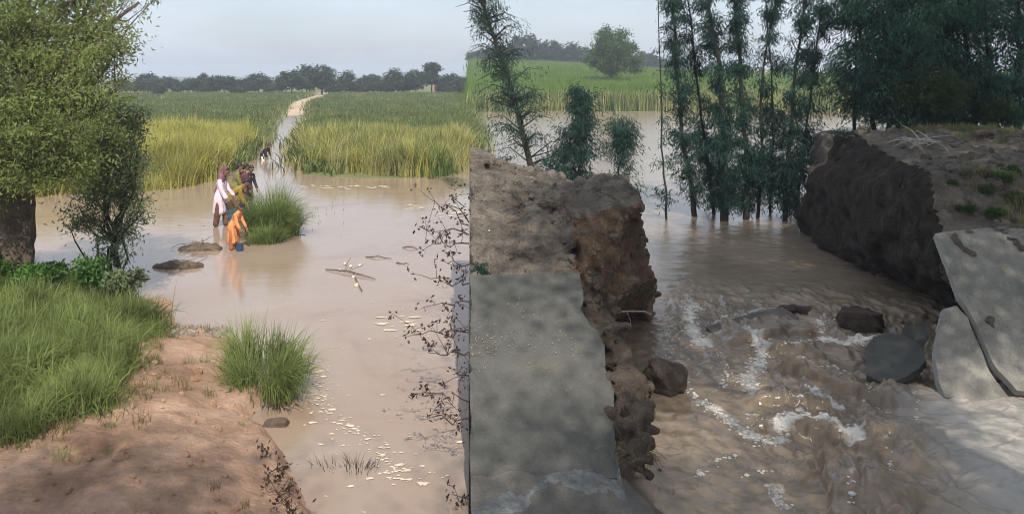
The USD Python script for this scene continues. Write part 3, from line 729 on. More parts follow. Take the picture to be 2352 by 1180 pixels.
def bent(rng, a, b, n=5, wob=0.06):
    a, b = np.asarray(a, float), np.asarray(b, float); t = np.linspace(0, 1, n)[:, None]
    p = a + (b - a) * t; ln = np.linalg.norm(b - a)
    w = rng.normal(0, wob * ln, (n, 3)); w[0] = 0; w[-1] = 0
    return p + w * np.sin(np.pi * t)


def lobes_tree(rng, base, fork, r0, lobes, n_clu, n_leaf, leaf, spread, droop=0.25, shell=0.45, keepf=None, limb_r=0.35, twig=True):
    """Trunk to the fork, a limb to each lobe, twigs to clusters of leaves filling the lobes unevenly."""
    base, fork = np.asarray(base, float), np.asarray(fork, float)
    wood = [tube(bent(rng, base, fork, 6, 0.03), np.linspace(r0, r0 * 0.62, 6), 9)]
    cen = []
    vol = np.array([l[3] * l[4] * l[5] for l in lobes]); num = np.maximum(3, (n_clu * vol / vol.sum())).astype(int)
    for l, k in zip(lobes, num):
        c = np.array(l[:3]); r = np.array(l[3:6])
        limb = bent(rng, fork, c, 6, 0.08); wood.append(tube(limb, np.linspace(r0 * limb_r, r0 * 0.08, 6), 5))
        q = rnd(rng, k) * (rng.uniform(shell, 1.0, (k, 1)) ** 0.8) * r + c
        cen.append(q)
        if twig:
            for e in q[:: max(1, k // 10)]:
                wood.append(tube(bent(rng, limb[rng.integers(2, 5)], e, 4, 0.08), [r0 * 0.09, r0 * 0.06, r0 * 0.035, r0 * 0.02], 4))
    cen = np.vstack(cen)
    m = np.maximum(2, rng.gamma(2.0, n_leaf / 2.0, len(cen))).astype(int)
    sp = spread * rng.uniform(0.6, 1.4, len(cen))
    pos = np.repeat(cen, m, 0) + rng.normal(size=(m.sum(), 3)) * np.repeat(sp, m)[:, None] * [1, 1, 0.7]
    if keepf is not None: pos = pos[keepf(pos)]
    return cat_(wood), leaves(rng, pos, leaf[0], leaf[1], droop)


def sapling(rng, pts, r0, n_br, br_len, per, leaf, t0=0.05, t1=1.0, up=0.5, dens=None, keepf=None, droop=0.9, spread=0.05):
    """A slender drooping-leaved stem: pts is its centre line."""
    pts = np.asarray(pts, float); ts = np.linspace(0, 1, 14)
    line = np.stack([np.interp(ts, np.linspace(0, 1, len(pts)), pts[:, k]) for k in range(3)], 1) + rng.normal(0, 0.025, (14, 3)) * [1, 1, 0]
    wood = [tube(line, np.linspace(r0, r0 * 0.2, 14), 7)]
    pos = []; outs = []
    t = rng.uniform(t0, t1, n_br * 3)
    if dens is not None: t = t[rng.uniform(0, 1, len(t)) < np.interp(t, *dens)]
    t = t[:n_br]
    for tt in t:
        o = np.array([np.interp(tt, ts, line[:, k]) for k in range(3)])
        a = rng.uniform(0, 2 * np.pi); ln = br_len * rng.uniform(0.4, 1.25) * (1.1 - 0.5 * tt)
        d = np.array([np.cos(a), np.sin(a), up * rng.uniform(0.3, 1.5)]); d /= np.linalg.norm(d)
        e = o + d * ln; m_ = o + d * ln * 0.55 + [0, 0, ln * 0.06]; e = e - [0, 0, ln * 0.25]
        wood.append(tube([o, m_, e], [r0 * 0.22, r0 * 0.12, r0 * 0.05], 4, cap=False))
        k = max(3, int(per * rng.uniform(0.5, 1.5)))
        s = rng.uniform(0.15, 1.08, k)[:, None]
        q = np.where(s < 0.55, o + (m_ - o) * s / 0.55, m_ + (e - m_) * (s - 0.55) / 0.45) + rng.normal(0, spread, (k, 3))
        pos.append(q); outs.append(np.repeat(d[None] * 0.45, k, 0))
    pos = np.vstack(pos); outs = np.vstack(outs)
    if keepf is not None:
        kk = keepf(pos); pos, outs = pos[kk], outs[kk]
    return cat_(wood), leaves(rng, pos, leaf[0], leaf[1], droop, outs, 0.55)


def tree(name, label, cat, base, wood, crown, mw, ml, group=None, crown_name='crown'):
    t = thing(name, label, cat, base, group=group)
    part(t, 'trunk', wood, mw, True); part(t, crown_name, crown, ml)
    return t


def blades(rng, root, length, width, lean, seg=4, dirs=None):
    """Grass blades as bent tapering strips from the root points."""
    n = len(root); a = rng.uniform(0, 2 * np.pi, n)
    d = np.stack([np.cos(a), np.sin(a), np.zeros(n)], 1) if dirs is None else dirs
    s = np.stack([-d[:, 1], d[:, 0], np.zeros(n)], 1)
    s = s + rng.normal(0, 0.4, (n, 3)); s /= np.linalg.norm(s, axis=1, keepdims=True)
    ln = length * rng.uniform(0.55, 1.2, n); le = lean * rng.uniform(0.2, 1.6, n)
    vs = []
    for k in range(seg + 1):
        t = k / seg
        ang = np.clip(le * t, 0, 2.6)
        x = ln * np.where(le > 1e-3, (1 - np.cos(ang)) / np.maximum(le, 1e-3), 0); z = ln * np.sin(ang) / np.maximum(le, 1e-3)
        c = root + d * x[:, None] + np.array([0, 0, 1.0]) * z[:, None]
        w = width * (1 - t) ** 0.7 * 0.5 + width * 0.02
        vs += [c - s * w, c + s * w]
    v = np.stack(vs, 1).reshape(-1, 3); m = 2 * (seg + 1)
    k = np.arange(n)[:, None] * m; f = []
    for q in range(seg):
        f += [k + [2 * q, 2 * q + 1, 2 * q + 3], k + [2 * q, 2 * q + 3, 2 * q + 2]]
    return v, np.vstack(f)


def scatter(name, protos, mats, pos, scale, rng, kind_label, cat, tilt=0.0):
    """Uncountable plants: one instancer."""
    path = numbered('/World/' + name); pi = UsdGeom.PointInstancer.Define(stage, path)
    tg = []
    for i, (mesh, mt) in enumerate(zip(protos, mats)):
        m = part(pi.GetPrim(), 'plant', mesh, mt, local=True); tg.append(m.GetPath())
    pi.CreatePrototypesRel().SetTargets(tg)
    n = len(pos); pi.CreatePositionsAttr(Vt.Vec3fArray.FromNumpy(np.asarray(pos, np.float32)))
    pi.CreateProtoIndicesAttr(Vt.IntArray.FromNumpy(rng.integers(0, len(protos), n).astype(np.int32)))
    sc = np.asarray(scale, np.float32); sc = np.repeat(sc[:, None], 3, 1) if sc.ndim == 1 else sc
    pi.CreateScalesAttr(Vt.Vec3fArray.FromNumpy(sc))
    a = rng.uniform(0, 2 * np.pi, n) / 2
    pi.CreateOrientationsAttr(Vt.QuathArray([Gf.Quath(float(np.cos(q)), 0, 0, float(np.sin(q))) for q in a]))
    return data(pi.GetPrim(), kind_label, cat, None, 'stuff')


# ------------------------------------------------------------------ crops
rc = np.random.default_rng(11)


def crop_proto(rng, n, h, spread, width, lean):
    root = np.c_[rng.normal(0, spread, (n, 2)), np.full(n, -0.05)]
    return blades(rng, root, h, width, lean, 3)


def sample(rng, n, x0, x1, y0, y1, keepf):
    y = np.exp(rng.uniform(np.log(y0), np.log(y1), n)); x = rng.uniform(x0, x1, n) * y
    k = keepf(x, y); return x[k], y[k]


tall = [crop_proto(rc, 34, 1.25, 0.16, 0.05, 0.8) for _ in range(4)]
far_ = [crop_proto(rc, 40, 1.0, 0.5, 0.09, 0.9) for _ in range(4)]


def left_ok(x, y):
    return (np.abs(x - chan(y)) > chan_w(y) * 0.95 + 0.25 * fb(x, y, 0.8, 2, 60) * 2) & (x < -0.15)


front_y = lambda x: np.interp(x, [-13.5, -11.0, -10.6, -8.8, -7.3, -7.0, -3.0, -1.0, -0.1], [29.5, 30.0, 31.2, 38.0, 38, 34.0, 33.6, 34.2, 36.0])
x, y = sample(rc, 26000, -0.62, -0.002, 28.5, 62, lambda x, y: left_ok(x, y) & (y > front_y(x) + 2.2 * fb(x, y, 0.7, 3, 61) * 2))
yel = (y + 16 * fb(x, y, 0.2, 3, 62) + rc.normal(0, 2.5, len(x)) < 44.5)
hv = 1 + 0.9 * fb(x, y, 0.45, 3, 68)
lx = yel & (x < chan(y))
scatter('yellow_crop', tall, [m_yellow, m_yellow, m_pale, m_yellow], np.c_[x, y, terrain_z(x, y)][lx], (rc.uniform(0.75, 1.35, lx.sum()) * hv[lx]), rc, 'tall yellowing crop at the flooded front of the left plot', 'crop')
rx_ = yel & (x >= chan(y)); thin = rx_ & (rc.uniform(0, 1, len(x)) < np.clip(0.15 + (y - front_y(x)) / 10 + 1.2 * fb(x, y, .5, 3, 69), 0, 1))
scatter('pale_crop', tall, [m_pale, m_yellow, m_pale, m_green], np.c_[x, y, terrain_z(x, y)][thin], rc.uniform(0.6, 1.15, thin.sum()) * hv[thin], rc, 'pale half drowned crop at the front of the right-hand plot', 'crop')
gr = ~yel
x2, y2 = sample(rc, 26000, -0.62, -0.002, 56, 158, left_ok)
gp = np.vstack([np.c_[x, y, terrain_z(x, y)][gr], np.c_[x2, y2, terrain_z(x2, y2)]])
scatter('green_crop', far_, [m_green, m_green, m_pale, m_green], gp, np.c_[np.full(len(gp), 1.0), np.full(len(gp), 1.0), rc.uniform(0.6, 0.95, len(gp))], rc, 'low green crop filling the plots behind the yellow fronts', 'crop')
# right-hand field behind the breach
reed_ = [crop_proto(rc, 46, 1.9, 0.55, 0.12, 0.45) for _ in range(4)]
x, y = sample(rc, 26000, 0.001, 0.62, 86, 235, lambda x, y: (x > 0.9) & (y > 93 + 16 * fb(x, y, 0.06, 3, 63) * 2))
brown = y + 30 * fb(x, y, 0.05, 3, 64) < 106
scatter('brown_reed', reed_, [m_pale, m_green, m_pale, m_lime], np.c_[x, y, terrain_z(x, y)][brown], rc.uniform(0.8, 1.15, brown.sum()), rc, 'brownish reedy crop at the water edge behind the breach', 'crop')
scatter('lime_crop', reed_, [m_lime] * 4, np.c_[x, y, terrain_z(x, y)][~brown], rc.uniform(0.9, 1.25, (~brown).sum()), rc, 'bright green crop on the rising field behind the breach', 'crop')

# ------------------------------------------------------------------ near grass
tuft = [blades(rc, np.c_[rc.normal(0, 0.10, (46, 2)), np.full(46, -0.03)], 0.55, 0.014, ln, 5) for ln in (1.3, 1.9, 2.3, 1.6)]
short = [blades(rc, np.c_[rc.normal(0, 0.07, (26, 2)), np.full(26, -0.02)], 0.2, 0.010, 1.0, 3) for _ in range(2)]
GRASS = [P(-90, 1010, .5), P(60, 1000, .5), P(140, 950, .5), P(195, 955, .5), P(250, 890, .5), P(300, 825, .4), P(350, 785, .3), P(358, 745, .15), P(325, 715, .1), P(275, 690, .1), P(140, 660, .1), P(20, 640, .2), P(-250, 640, .3), P(-350, 800, .5)]
gx_, gy_ = rc.uniform(-14, -3.5, 9000), rc.uniform(7.5, 18.5, 9000)
k = poly_dist(gx_, gy_, GRASS) + 0.35 * fb(gx_, gy_, 1.3, 3, 65) * 2 > 0
gx_, gy_ = gx_[k], gy_[k]
scatter('grass', tuft, [m_grass] * 4, np.c_[gx_, gy_, track_z(gx_, gy_)], np.clip(0.75 + 1.5 * fb(gx_, gy_, 1.1, 3, 67) + rc.normal(0, .15, len(gx_)), .3, 1.25), rc, 'long drooping grass on the left shoulder of the track', 'grass')
ex, ey = rc.uniform(-9, -1.2, 9000), rc.uniform(6, 14, 9000)
de = poly_dist(ex, ey, GRASS)
k = (poly_dist(ex, ey, KERB) > 0.05) & (de < 0) & (rc.uniform(0, 1, len(ex)) < 0.005 + 0.5 * np.exp(de / 0.2))
scatter('grass', short, [m_grass, m_straw], np.c_[ex, ey, track_z(ex, ey)][k], rc.uniform(0.4, 1.0, k.sum()), rc, 'short sparse grass at the edge of the bare track', 'grass')


def clump(name, label, base, n, sx, sy, h, width, lean, mat, rng, cat='grass clump', seg=5):
    sub = np.c_[rng.normal(0, sx * .9, 6), rng.normal(0, sy * .9, 6)]; w6 = rng.integers(0, 6, n)
    r = np.c_[sub[w6] + rng.normal(0, .45, (n, 2)) * [sx, sy], np.full(n, -0.05)] + base
    h = h * np.array([1.05, .8, .65, .95, .7, .85])[w6]
    d = r - base - np.c_[sub[w6] * .5, np.zeros(n)]; d[:, 2] = 0; d += rng.normal(0, 0.35 * sx, (n, 3)) * [1, 1, 0]; d /= np.linalg.norm(d, axis=1, keepdims=True) + 1e-9
    return lone(name, blades(rng, r, h, width, lean, seg, d), mat, label, cat)


b_ = P(596, 885, 0.15)
clump('grass_clump', 'coarse green grass clump at the right edge of the bare track', b_ + [-0.05, 0.2, 0], 1700, 0.23, 0.34, 0.68, 0.014, 1.9, m_grass, rc)
bb = P(610, 560, 0.0)
clump('reed_clump', 'feathery green reed clump in the water behind the orange figure', bb + [-0.1, 1.3, 0], 3000, 0.22, 0.28, 1.42, 0.017, 1.4, m_reed, rc, 'reeds')
clump('reed_clump', 'low pale reed tuft in front of the feathery clump', bb + [0.02, 0.0, 0], 900, 0.22, 0.15, 0.7, 0.014, 1.5, m_reed, rc, 'reeds')
clump('drowned_grass', 'dark drowned grass tuft showing in the muddy water', P(808, 1085, -0.02), 110, 0.16, 0.12, 0.22, 0.010, 1.1, m_dead, rc)

# ------------------------------------------------------------------ trees of the left half
rt = np.random.default_rng(21)
gz = lambda x, y: float(track_z(np.array([x]), np.array([y]))[0])
b0 = P(28, 668, 0.45)
b0[2] = gz(b0[0], b0[1]) - 0.1
yb = b0[1]
lob = [(*D(60, 90, yb), 1.5, 1.3, 1.3), (*D(190, 150, yb - .6), 0.75, 0.8, 0.75), (*D(150, 290, yb - .8), 0.9, 0.8, 0.85), (*D(30, 300, yb - .7), 1.0, 0.9, 0.9), (*D(240, 60, yb - .3), 0.55, 0.6, 0.5),
       (*D(-120, 200, yb), 1.5, 1.3, 1.5), (*D(100, -100, yb + .4), 1.6, 1.4, 1.0), (*D(255, 205, yb - .2), 0.36, 0.4, 0.45), (*D(60, 420, yb - 1.0), 0.75, 0.5, 0.3), (*D(320, 6, yb), 0.42, 0.35, 0.16), (*D(-60, 420, yb - .8), 0.8, 0.6, 0.45), (*D(220, -40, yb), 0.7, 0.6, 0.4), (*D(120, 370, yb - .9), 0.7, 0.55, 0.4), (*D(20, 380, yb - .9), .8, .5, .35), (*D(175, 380, yb - .7), .42, .4, .4)]
wd, cr = lobes_tree(rt, b0, D(30, 400, yb), 0.30, lob, 1900, 46, (0.085, 0.024), 0.12, 0.45, 0.2)
tr_ = thing('feathery_tree', 'big feathery-leaved tree with a thick pale trunk at the left edge', 'tree', b0)
tk = []
for dx in (0.0,):
    line = bent(rt, b0, D(34, 395, yb), 9, 0.015); tk.append(tube(line, np.interp(np.linspace(0, 1, 9), [0, .15, 1], [.40, .31, .28]), 28))
v_, f_ = tk[0]
ctr = np.array([np.interp(v_[:, 2], [b0[2], D(34, 395, yb)[2]], [b0[0], D(34, 395, yb)[0]]), np.interp(v_[:, 2], [b0[2], D(34, 395, yb)[2]], [b0[1], D(34, 395, yb)[1]])]).T
an = np.arctan2(v_[:, 1] - ctr[:, 1], v_[:, 0] - ctr[:, 0])
rad = 1 + 0.10 * np.sin(5 * an + 2 * v_[:, 2]) + 0.06 * np.sin(11 * an - v_[:, 2])
v_[:, :2] = ctr + (v_[:, :2] - ctr) * rad[:, None]
part(tr_, 'trunk', (v_, f_), m_bark, True)
part(tr_, 'limbs', wd, m_bark, True)
part(tr_, 'crown', cr, m_big)

b1 = P(266, 655, 0.25); b1[2] = gz(b1[0], b1[1]) - 0.05; y1 = b1[1]
lob = [(*D(255, 300, y1), 0.5, 0.5, 0.5), (*D(250, 420, y1), 0.62, 0.55, 0.5), (*D(195, 480, y1 - .1), 0.38, 0.35, 0.35), (*D(310, 470, y1), 0.33, 0.35, 0.4), (*D(300, 300, y1), 0.34, 0.35, 0.45), (*D(280, 545, y1), 0.36, 0.3, 0.3), (*D(330, 260, y1), 0.15, .2, .3), (*D(210, 355, y1 + .1), 0.45, .4, .5), (*D(290, 380, y1 - .2), .45, .4, .5), (*D(225, 520, y1 - .1), .42, .35, .28)]
wd, cr = lobes_tree(rt, b1, D(264, 560, y1), 0.07, lob + [(*D(262, 600, y1 - .05), .32, .3, .22)], 560, 27, (0.08, 0.025), 0.11, 0.1, 0.3, limb_r=0.45)
extra = [tube(bent(rt, b1 + [rt.normal(0, .1), rt.normal(0, .1), 0], D(u, v, y1), 6, 0.07), np.linspace(0.03, 0.008, 6), 5) for u, v in ((180, 470), (215, 400), (330, 440), (300, 380), (240, 330), (160, 520))]
t = thing('greyleaf_tree', 'small many-stemmed grey-green tree beside the big trunk at the water', 'tree', b1)
part(t, 'stems', cat_([wd] + extra), m_stem, True); part(t, 'crown', cr, m_grey)


def bush(name, label, base, r, n, per, leaf, mat, rng, h=1.0, cat='bush'):
    lobes = [(base[0] + rng.normal(0, r * .4), base[1] + rng.normal(0, r * .3), base[2] + r * h * rng.uniform(.5, 1.0), r * .6, r * .6, r * .55 * h) for _ in range(5)]
    w, c = lobes_tree(rng, base - [0, 0, .05], base + [0, 0, r * .3], 0.02, lobes, n, per, leaf, r * .12, 0.1, 0.3)
    return tree(name, label, cat, base, w, c, m_stem, mat, crown_name='leaves')


for u, v, r, lab in [(205, 672, .42, 'bright broad-leaved bush at the foot of the grey-green tree'), (90, 690, .30, 'broad-leaved weed just right of the thick trunk'), (10, 690, .40, 'dark leafy weed in front of the thick trunk at the left edge'), (300, 672, .30, 'low yellowish bush at the shore right of the grey-green tree')]:
    q = P(u, v, .3); q[2] = gz(q[0], q[1])
    bush('leafy_bush', lab, q + [0, -.3, .22], r, 130, 10, (0.085, 0.05), m_broad if u < 250 else m_grey, rt)

# dark leafed twigs growing out of the left end of the bank
ob = np.array([-0.02, 9.6, 0.9])
tw, tl = [], []
for u, v, y in [(985, 455, 10.2), (962, 520, 9.6), (995, 560, 9.2), (990, 640, 9.3), (945, 765, 9.1), (1000, 700, 9.4), (985, 810, 9.0), (975, 910, 8.8), (985, 960, 8.7), (1030, 430, 10.4), (1040, 860, 8.8), (1020, 600, 9.4), (1050, 1165, 8.1), (1035, 760, 9.1)]:
    e = D(u, v, y); o = np.array([-0.0, y + .15, min(max(e[2] - rt.uniform(.0, .12), 0.02), 2.2)])
    ln = bent(rt, o, e, 7, 0.07); tw.append(tube(ln, np.linspace(.008, .003, 7), 4))
    for k in range(9):
        s = rt.uniform(.15, 1); q = ln[min(6, int(s * 7))]
        g = q + rt.normal(0, .10, 3); tw.append(tube([q, (q + g) / 2 + [0, 0, .01], g], [.004, .003, .002], 3))
        tl.append(np.repeat(g[None], 5, 0) + rt.normal(0, .022, (5, 3)))
tl = np.vstack(tl); tl = tl[tl[:, 0] < -0.03]
t = thing('dark_shrub', 'dark twiggy shrub reaching over the muddy water from the bank end', 'shrub', (0, 9.6, 0))
part(t, 'twigs', cat_(tw), m_dead, True, kind='stuff'); part(t, 'leaves', leaves(rt, tl, 0.055, 0.028, 0.1), m_dead)
# dark dry creepers down the right edge of the track
cw, cl = [], []
for u, v in [(612, 1040), (630, 1075), (645, 1090), (655, 1120), (660, 1150), (672, 1175), (640, 1130), (690, 1178)]:
    q = P(u, v, .25); q[2] = gz(q[0], q[1]) + .04
    for k in range(5):
        e = q + rt.normal(0, .09, 3) * [1, 1, .4] + [0, 0, .03]; cw.append(tube(bent(rt, q, e, 4, .1), [.006, .005, .004, .003], 3)); cl.append(np.repeat(e[None], 5, 0) + rt.normal(0, .03, (5, 3)))
t = thing('dry_creeper', 'dark dry creeper along the crumbling right edge of the track', 'creeper', P(650, 1110, .2))
part(t, 'twigs', cat_(cw), m_dead, True, kind='stuff'); part(t, 'leaves', leaves(rt, np.vstack(cl), 0.05, 0.026, 0.1), m_dead)

# ------------------------------------------------------------------ flooded-in trees behind the breach
rs = np.random.default_rng(31)
SP = [  # foot u, v; then u at v = 330, 170, 0; radius; branches; label
    ((1534, 503), (1522, 1517, 1512), .035, 16, 'thin bare-footed stem standing apart at the left of the flooded trees'),
    ((1599, 497), (1570, 1552, 1548), .085, 62, 'leaning dark tree, second from the left in the water'),
    ((1641, 492), (1622, 1598, 1580), .055, 50, 'slim tree between the leaning tree and the thickest trunk'),
    ((1666, 507), (1662, 1658, 1630), .125, 90, 'thickest dark trunk in the middle of the flooded trees'),
    ((1715, 503), (1712, 1700, 1690), .095, 80, 'straight dark tree right of the thickest trunk'),
    ((1738, 500), (1748, 1752, 1782), .055, 40, 'slim tree leaning right with a long bare stem'),
    ((1768, 488), (1775, 1772, 1760), .045, 34, 'small flooded tree behind the gap at the right'),
    ((1803, 508), (1812, 1826, 1850), .075, 80, 'leafy tree close before the dark cut face'),
    ((1826, 492), (1850, 1866, 1890), .05, 56, 'last flooded tree beside the right bank')]
for (u, v), (ua, ub, uc), r, nb, lab in SP:
    p = P(u, v, 0.0); y = p[1]
    pts = [p - [0, 0, .4], D((u + ua) / 2, (v + 330) / 2, y), D(ua, 330, y), D(ub, 170, y), D(uc, 0, y), D(uc + (uc - ub) * .5, -110, y)]
    dens = ([0, .12, .2, .3, .55, .75, 1], [.75, .9, .9, 1, .7, 1, .9]) if nb > 20 else ([0, .15, .3, .45, .55, .7, 1], [.35, 1, .5, .15, .4, .25, 1])
    wd, lf = sapling(rs, pts, r, int(nb * 1.6), 0.62 if nb > 20 else .42, 92 if nb > 20 else 46, (0.14, 0.025), 0.07, 1.0, 1.1, dens, spread=.10)
    tree('flooded_tree', lab, 'tree', p, wd, lf, m_stem, m_sap, 'trees standing in the breach water', 'foliage')
pl = D(1226, 420, 26.0); pl[2] = -.2
pts = [pl, D(1224, 395, 26.0), D(1207, 330, 26), D(1188, 250, 26), D(1160, 150, 26), D(1122, 60, 26), D(1100, -30, 26), D(1095, -120, 26)]
wd, lf = sapling(rs, pts, .11, 240, 1.2, 44, (0.13, 0.024), .1, 1, .5, ([0, .25, .4, .55, .65, .8, 1], [0, .2, .55, .8, .5, 1, 1]), keepf=lambda q: q[:, 0] > 0.06, spread=.10)
tree('leaning_tree', 'leaning tree behind the left bank, its thin crown against the sky', 'tree', pl, wd, lf, m_stem, m_sap, None, 'foliage')
for u, vt, r, nb, lab in [(1335, 215, .05, 58, 'leafy young tree half hidden by the left bank'), (1300, 300, .03, 26, 'small shoot just left of the leafy young tree'), (1425, 285, .035, 34, 'slender leafy shoot right behind the brink of the left bank')]:
    p = D(u, 440, 25.0); p[2] = -.3
    pts = [p, D(u - 3, 380, 25), D(u + 5, (380 + vt) / 2, 25), D(u, vt, 25)]
    wd, lf = sapling(rs, pts, r, int(nb * 1.5), .68, 80, (0.14, 0.025), .18, 1, .7, spread=.10)
    tree('young_tree', lab, 'tree', p, wd, lf, m_stem, m_sap, None, 'foliage')
for u, v, lab in [(1160, 385, 'straggly twigs on the back edge of the left bank'), (1270, 395, 'low dark sprig behind the left bank, beside the leaning trunk')]:
    q = D(u, v, 15.4); bush('bank_shrub', lab, q, .22, 26, 5, (0.09, 0.02), m_sap, rs, .8, 'shrub')
# weeds on the banks
q = Q(1112, 632, 10.8); bush('bank_shrub', 'dark weed tuft at the top edge of the left slab', q, .13, 40, 10, (0.05, 0.012), m_sap, rs, .7, 'weed')


def on_mesh(u, v, t):
    """Where the line of sight through a pixel meets a mesh."""
    o = np.array([0, 0, H]); d = np.array([(u - U0) / F, 1.0, -(v - VH) / F]); tri = t.vertices[t.faces]
    e1, e2 = tri[:, 1] - tri[:, 0], tri[:, 2] - tri[:, 0]; h = np.cross(d, e2); det = (e1 * h).sum(1); det = np.where(np.abs(det) < 1e-12, 1e-12, det)
    sv = o - tri[:, 0]; uu = (sv * h).sum(1) / det; q = np.cross(sv, e1); vv = (q * d).sum(1) / det; tt = (e2 * q).sum(1) / det
    ok = (uu >= 0) & (vv >= 0) & (uu + vv <= 1) & (tt > 0.1)
    return o + d * tt[ok].min() if ok.any() else None


for u, v, r, lab in [(1938, 318, .38, 'leafy bush at the far corner of the right bank'), (2300, 415, .22, 'green weed patch high on the slope of the right bank'), (2262, 440, .17, 'thin weed patch in the middle of the right slope'), (2338, 465, .22, 'green weed patch at the right edge above the slab'), (2225, 480, .12, 'small weed above the left part of the dusty slab'), (2285, 490, .14, 'small weed above the middle of the dusty slab'), (2330, 395, .16, 'upper weed near the right edge of the bank slope'), (2190, 420, .09, 'dry weed tuft near the brink of the right bank')]:
    q = on_mesh(u, v, near_)
    if q is None: continue
    bush('bank_weed', lab, q + [0, 0, -.04], r, 110, 9, (0.055, 0.015), m_acacia if u > 2000 else m_sap, rs, .55, 'weed')
rgx, rgy = rs.uniform(7, 15, 2600), rs.uniform(12.3, 25, 2600)
hz = []
ray = trimesh.Trimesh(near_.vertices, near_.faces, process=False)
keepg = (fb(rgx, rgy, .9, 3, 70) > 0.03 + 0.22 * sm(14, 16, rgy) - .3 * sm(20.5, 22.5, rgy)) & (rgx > np.interp(rgy, [11.5, 13.6, 18.5, 21, 25], [7.6, 7.6, 9.3, 9.8, 11]))
rgx, rgy = rgx[keepg], rgy[keepg]
from scipy.interpolate import LinearNDInterpolator
topv = near_.vertices[near_.vertex_normals[:, 2] > 0.25]
zz = LinearNDInterpolator(topv[:, :2], topv[:, 2])(rgx, rgy); k = np.isfinite(zz)
scatter('grass', short, [m_grass, m_straw], np.c_[rgx, rgy, zz][k], rs.uniform(.5, 1.3, k.sum()), rs, 'short dry grass and weeds on the right bank', 'grass')

# ------------------------------------------------------------------ the dense row on the right bank
rw = np.random.default_rng(41)
ROW = [(2010, 24.0, .07, 'left stem of the dense row on the right bank'), (2062, 24.8, .10, 'forked dark tree, second in the dense row'), (2094, 23.6, .14, 'dark tree with the thickest trunk in the dense row'), (2135, 25.4, .08, 'slim tree right of the thickest trunk in the dense row'),
       (2190, 24.6, .09, 'dark tree behind the light green bush on the bank'), (2236, 24.2, .10, 'dark tree before the bright gaps at the right'), (2290, 25.0, .09, 'tree between the bright gaps at the right'), (2338, 24.0, .11, 'rightmost tree of the dense row'), (2400, 24.6, .11, 'tree of the row just past the right edge'), (2040, 26.2, .07, 'thin tree behind the forked tree of the row'), (2160, 26.4, .07, 'thin tree far back in the middle of the row'), (1962, 25.4, .05, 'slight tree at the left end of the dense row')]
for u, y, r, lab in ROW:
    p = np.array([X(u, y), y, 2.3]); le = rw.normal(0, 25)
    pts = [p, D(u + le * .3, 200, y), D(u + le, 100, y), D(u + le * 1.5, 0, y), D(u + le * 2, -130, y)]
    if u < 2000: dens = ([0, .2, 1], [.6, .8, 1]); nb = 50
    elif u in (2290,): dens = ([0, .25, .5, .6, 1], [1, .6, .3, 1, 1]); nb = 80
    else: dens = ([0, .2, .45, .6, 1], [.9, .9, .7, 1, 1]); nb = 98
    wd, lf = sapling(rw, pts, r, int(nb * 1.25), 1.15, 90, (0.16, 0.034), .03, 1, .6, dens, spread=.14)
    tree('bank_tree', lab, 'tree', p, wd, lf, m_stem, m_willow, 'dense row of trees on the right bank', 'foliage')
q = D(2172, 262, 23.0); bush('green_bush', 'light green bush under the dense row on the right bank', q, .85, 300, 16, (0.12, 0.03), m_acacia, rw, 1.0)
q = D(2300, 275, 23.2); bush('green_bush', 'low bush under the row at the right edge', q, .5, 150, 14, (0.12, 0.03), m_acacia, rw, .7)

# unseen crowns above the frame; all but the first added to shade the breach
sh_w, sh_c = lobes_tree(rw, (0, 0, 0), (0, 0, 6.0), .24, [(0, 0, 10, 2.6, 2.6, 1.3)] + [(3.0 * math.cos(k * 1.05), 3.0 * math.sin(k * 1.05), 9.6 + .4 * (k % 2), 2.1, 2.1, 1.1) for k in range(6)], 880, 60, (0.125, 0.06), .42, .5, .05)
SC = kind_of('unseen_shade_tree_kind')
bases['/World/unseen_shade_tree_kind'] = np.zeros(3)
part(SC, 'trunk', sh_w, m_bark, True); part(SC, 'crown', sh_c, m_willow)
SHADE = [(-3.4, -4.25, 0.95, 'shade tree behind the standpoint on the left'), (4.6, -3.4, .95, 'added shade tree behind the standpoint on the right'), (5.9, 4.4, 1.0, 'added shade tree right of the standpoint, over the near water'), (13.6, -0.6, 1.0, 'added shade tree well to the right of the standpoint'), (9.6, 9.6, 1.05, 'added shade tree over the bank beyond the right edge'), (14.6, 6.5, 1.0, 'added shade tree farther out on the right bank slope'), (14.0, 16.2, 1.0, 'added shade tree on the crest of the right bank')]
for i, (x, y, s, lab) in enumerate(SHADE):
    copy_of(SC, 'unseen_shade_tree', lab, 'tree', (x, y, 0.0), i * 1.3, s, 'shade trees beside the standpoint')

# ------------------------------------------------------------------ far trees
rf = np.random.default_rng(51)
FK = []
for i in range(4):
    shp = [[(0, 0, 3.2, 1.9, 1.9, 1.6), (1.1, 0, 2.5, 1.2, 1.3, 1.1), (-1.2, .2, 2.6, 1.2, 1.2, 1.2)], [(0, 0, 2.9, 1.4, 1.4, 1.9), (.6, 0, 4.1, .9, .9, .8), (-.7, 0, 2.0, 1.2, 1.2, 1.1)],
           [(0, 0, 2.6, 2.2, 1.8, 1.2), (1.6, 0, 2.0, 1.3, 1.2, 1), (-1.5, .3, 2.2, 1.4, 1.2, 1.1), (.3, 0, 3.5, 1.2, 1.2, .8)], [(0, 0, 4.2, .95, .95, .75), (.7, 0, 2.9, 1.1, 1.1, .8), (-.4, 0, 2.6, .8, .8, .6)]][i]
    w, c = lobes_tree(rf, (0, 0, 0), (0, 0, 1.5), .14, shp, 230, 12, (0.42, 0.22), .22, .2, .45, twig=False)
    k = kind_of(f'far_tree_kind_{["round", "upright", "spreading", "stacked"][i]}'); bases[str(k.GetPath())] = np.zeros(3)
    part(k, 'trunk', w, m_stem, True); part(k, 'crown', c, m_far); FK.append((k, max(l[2] + l[5] for l in shp)))
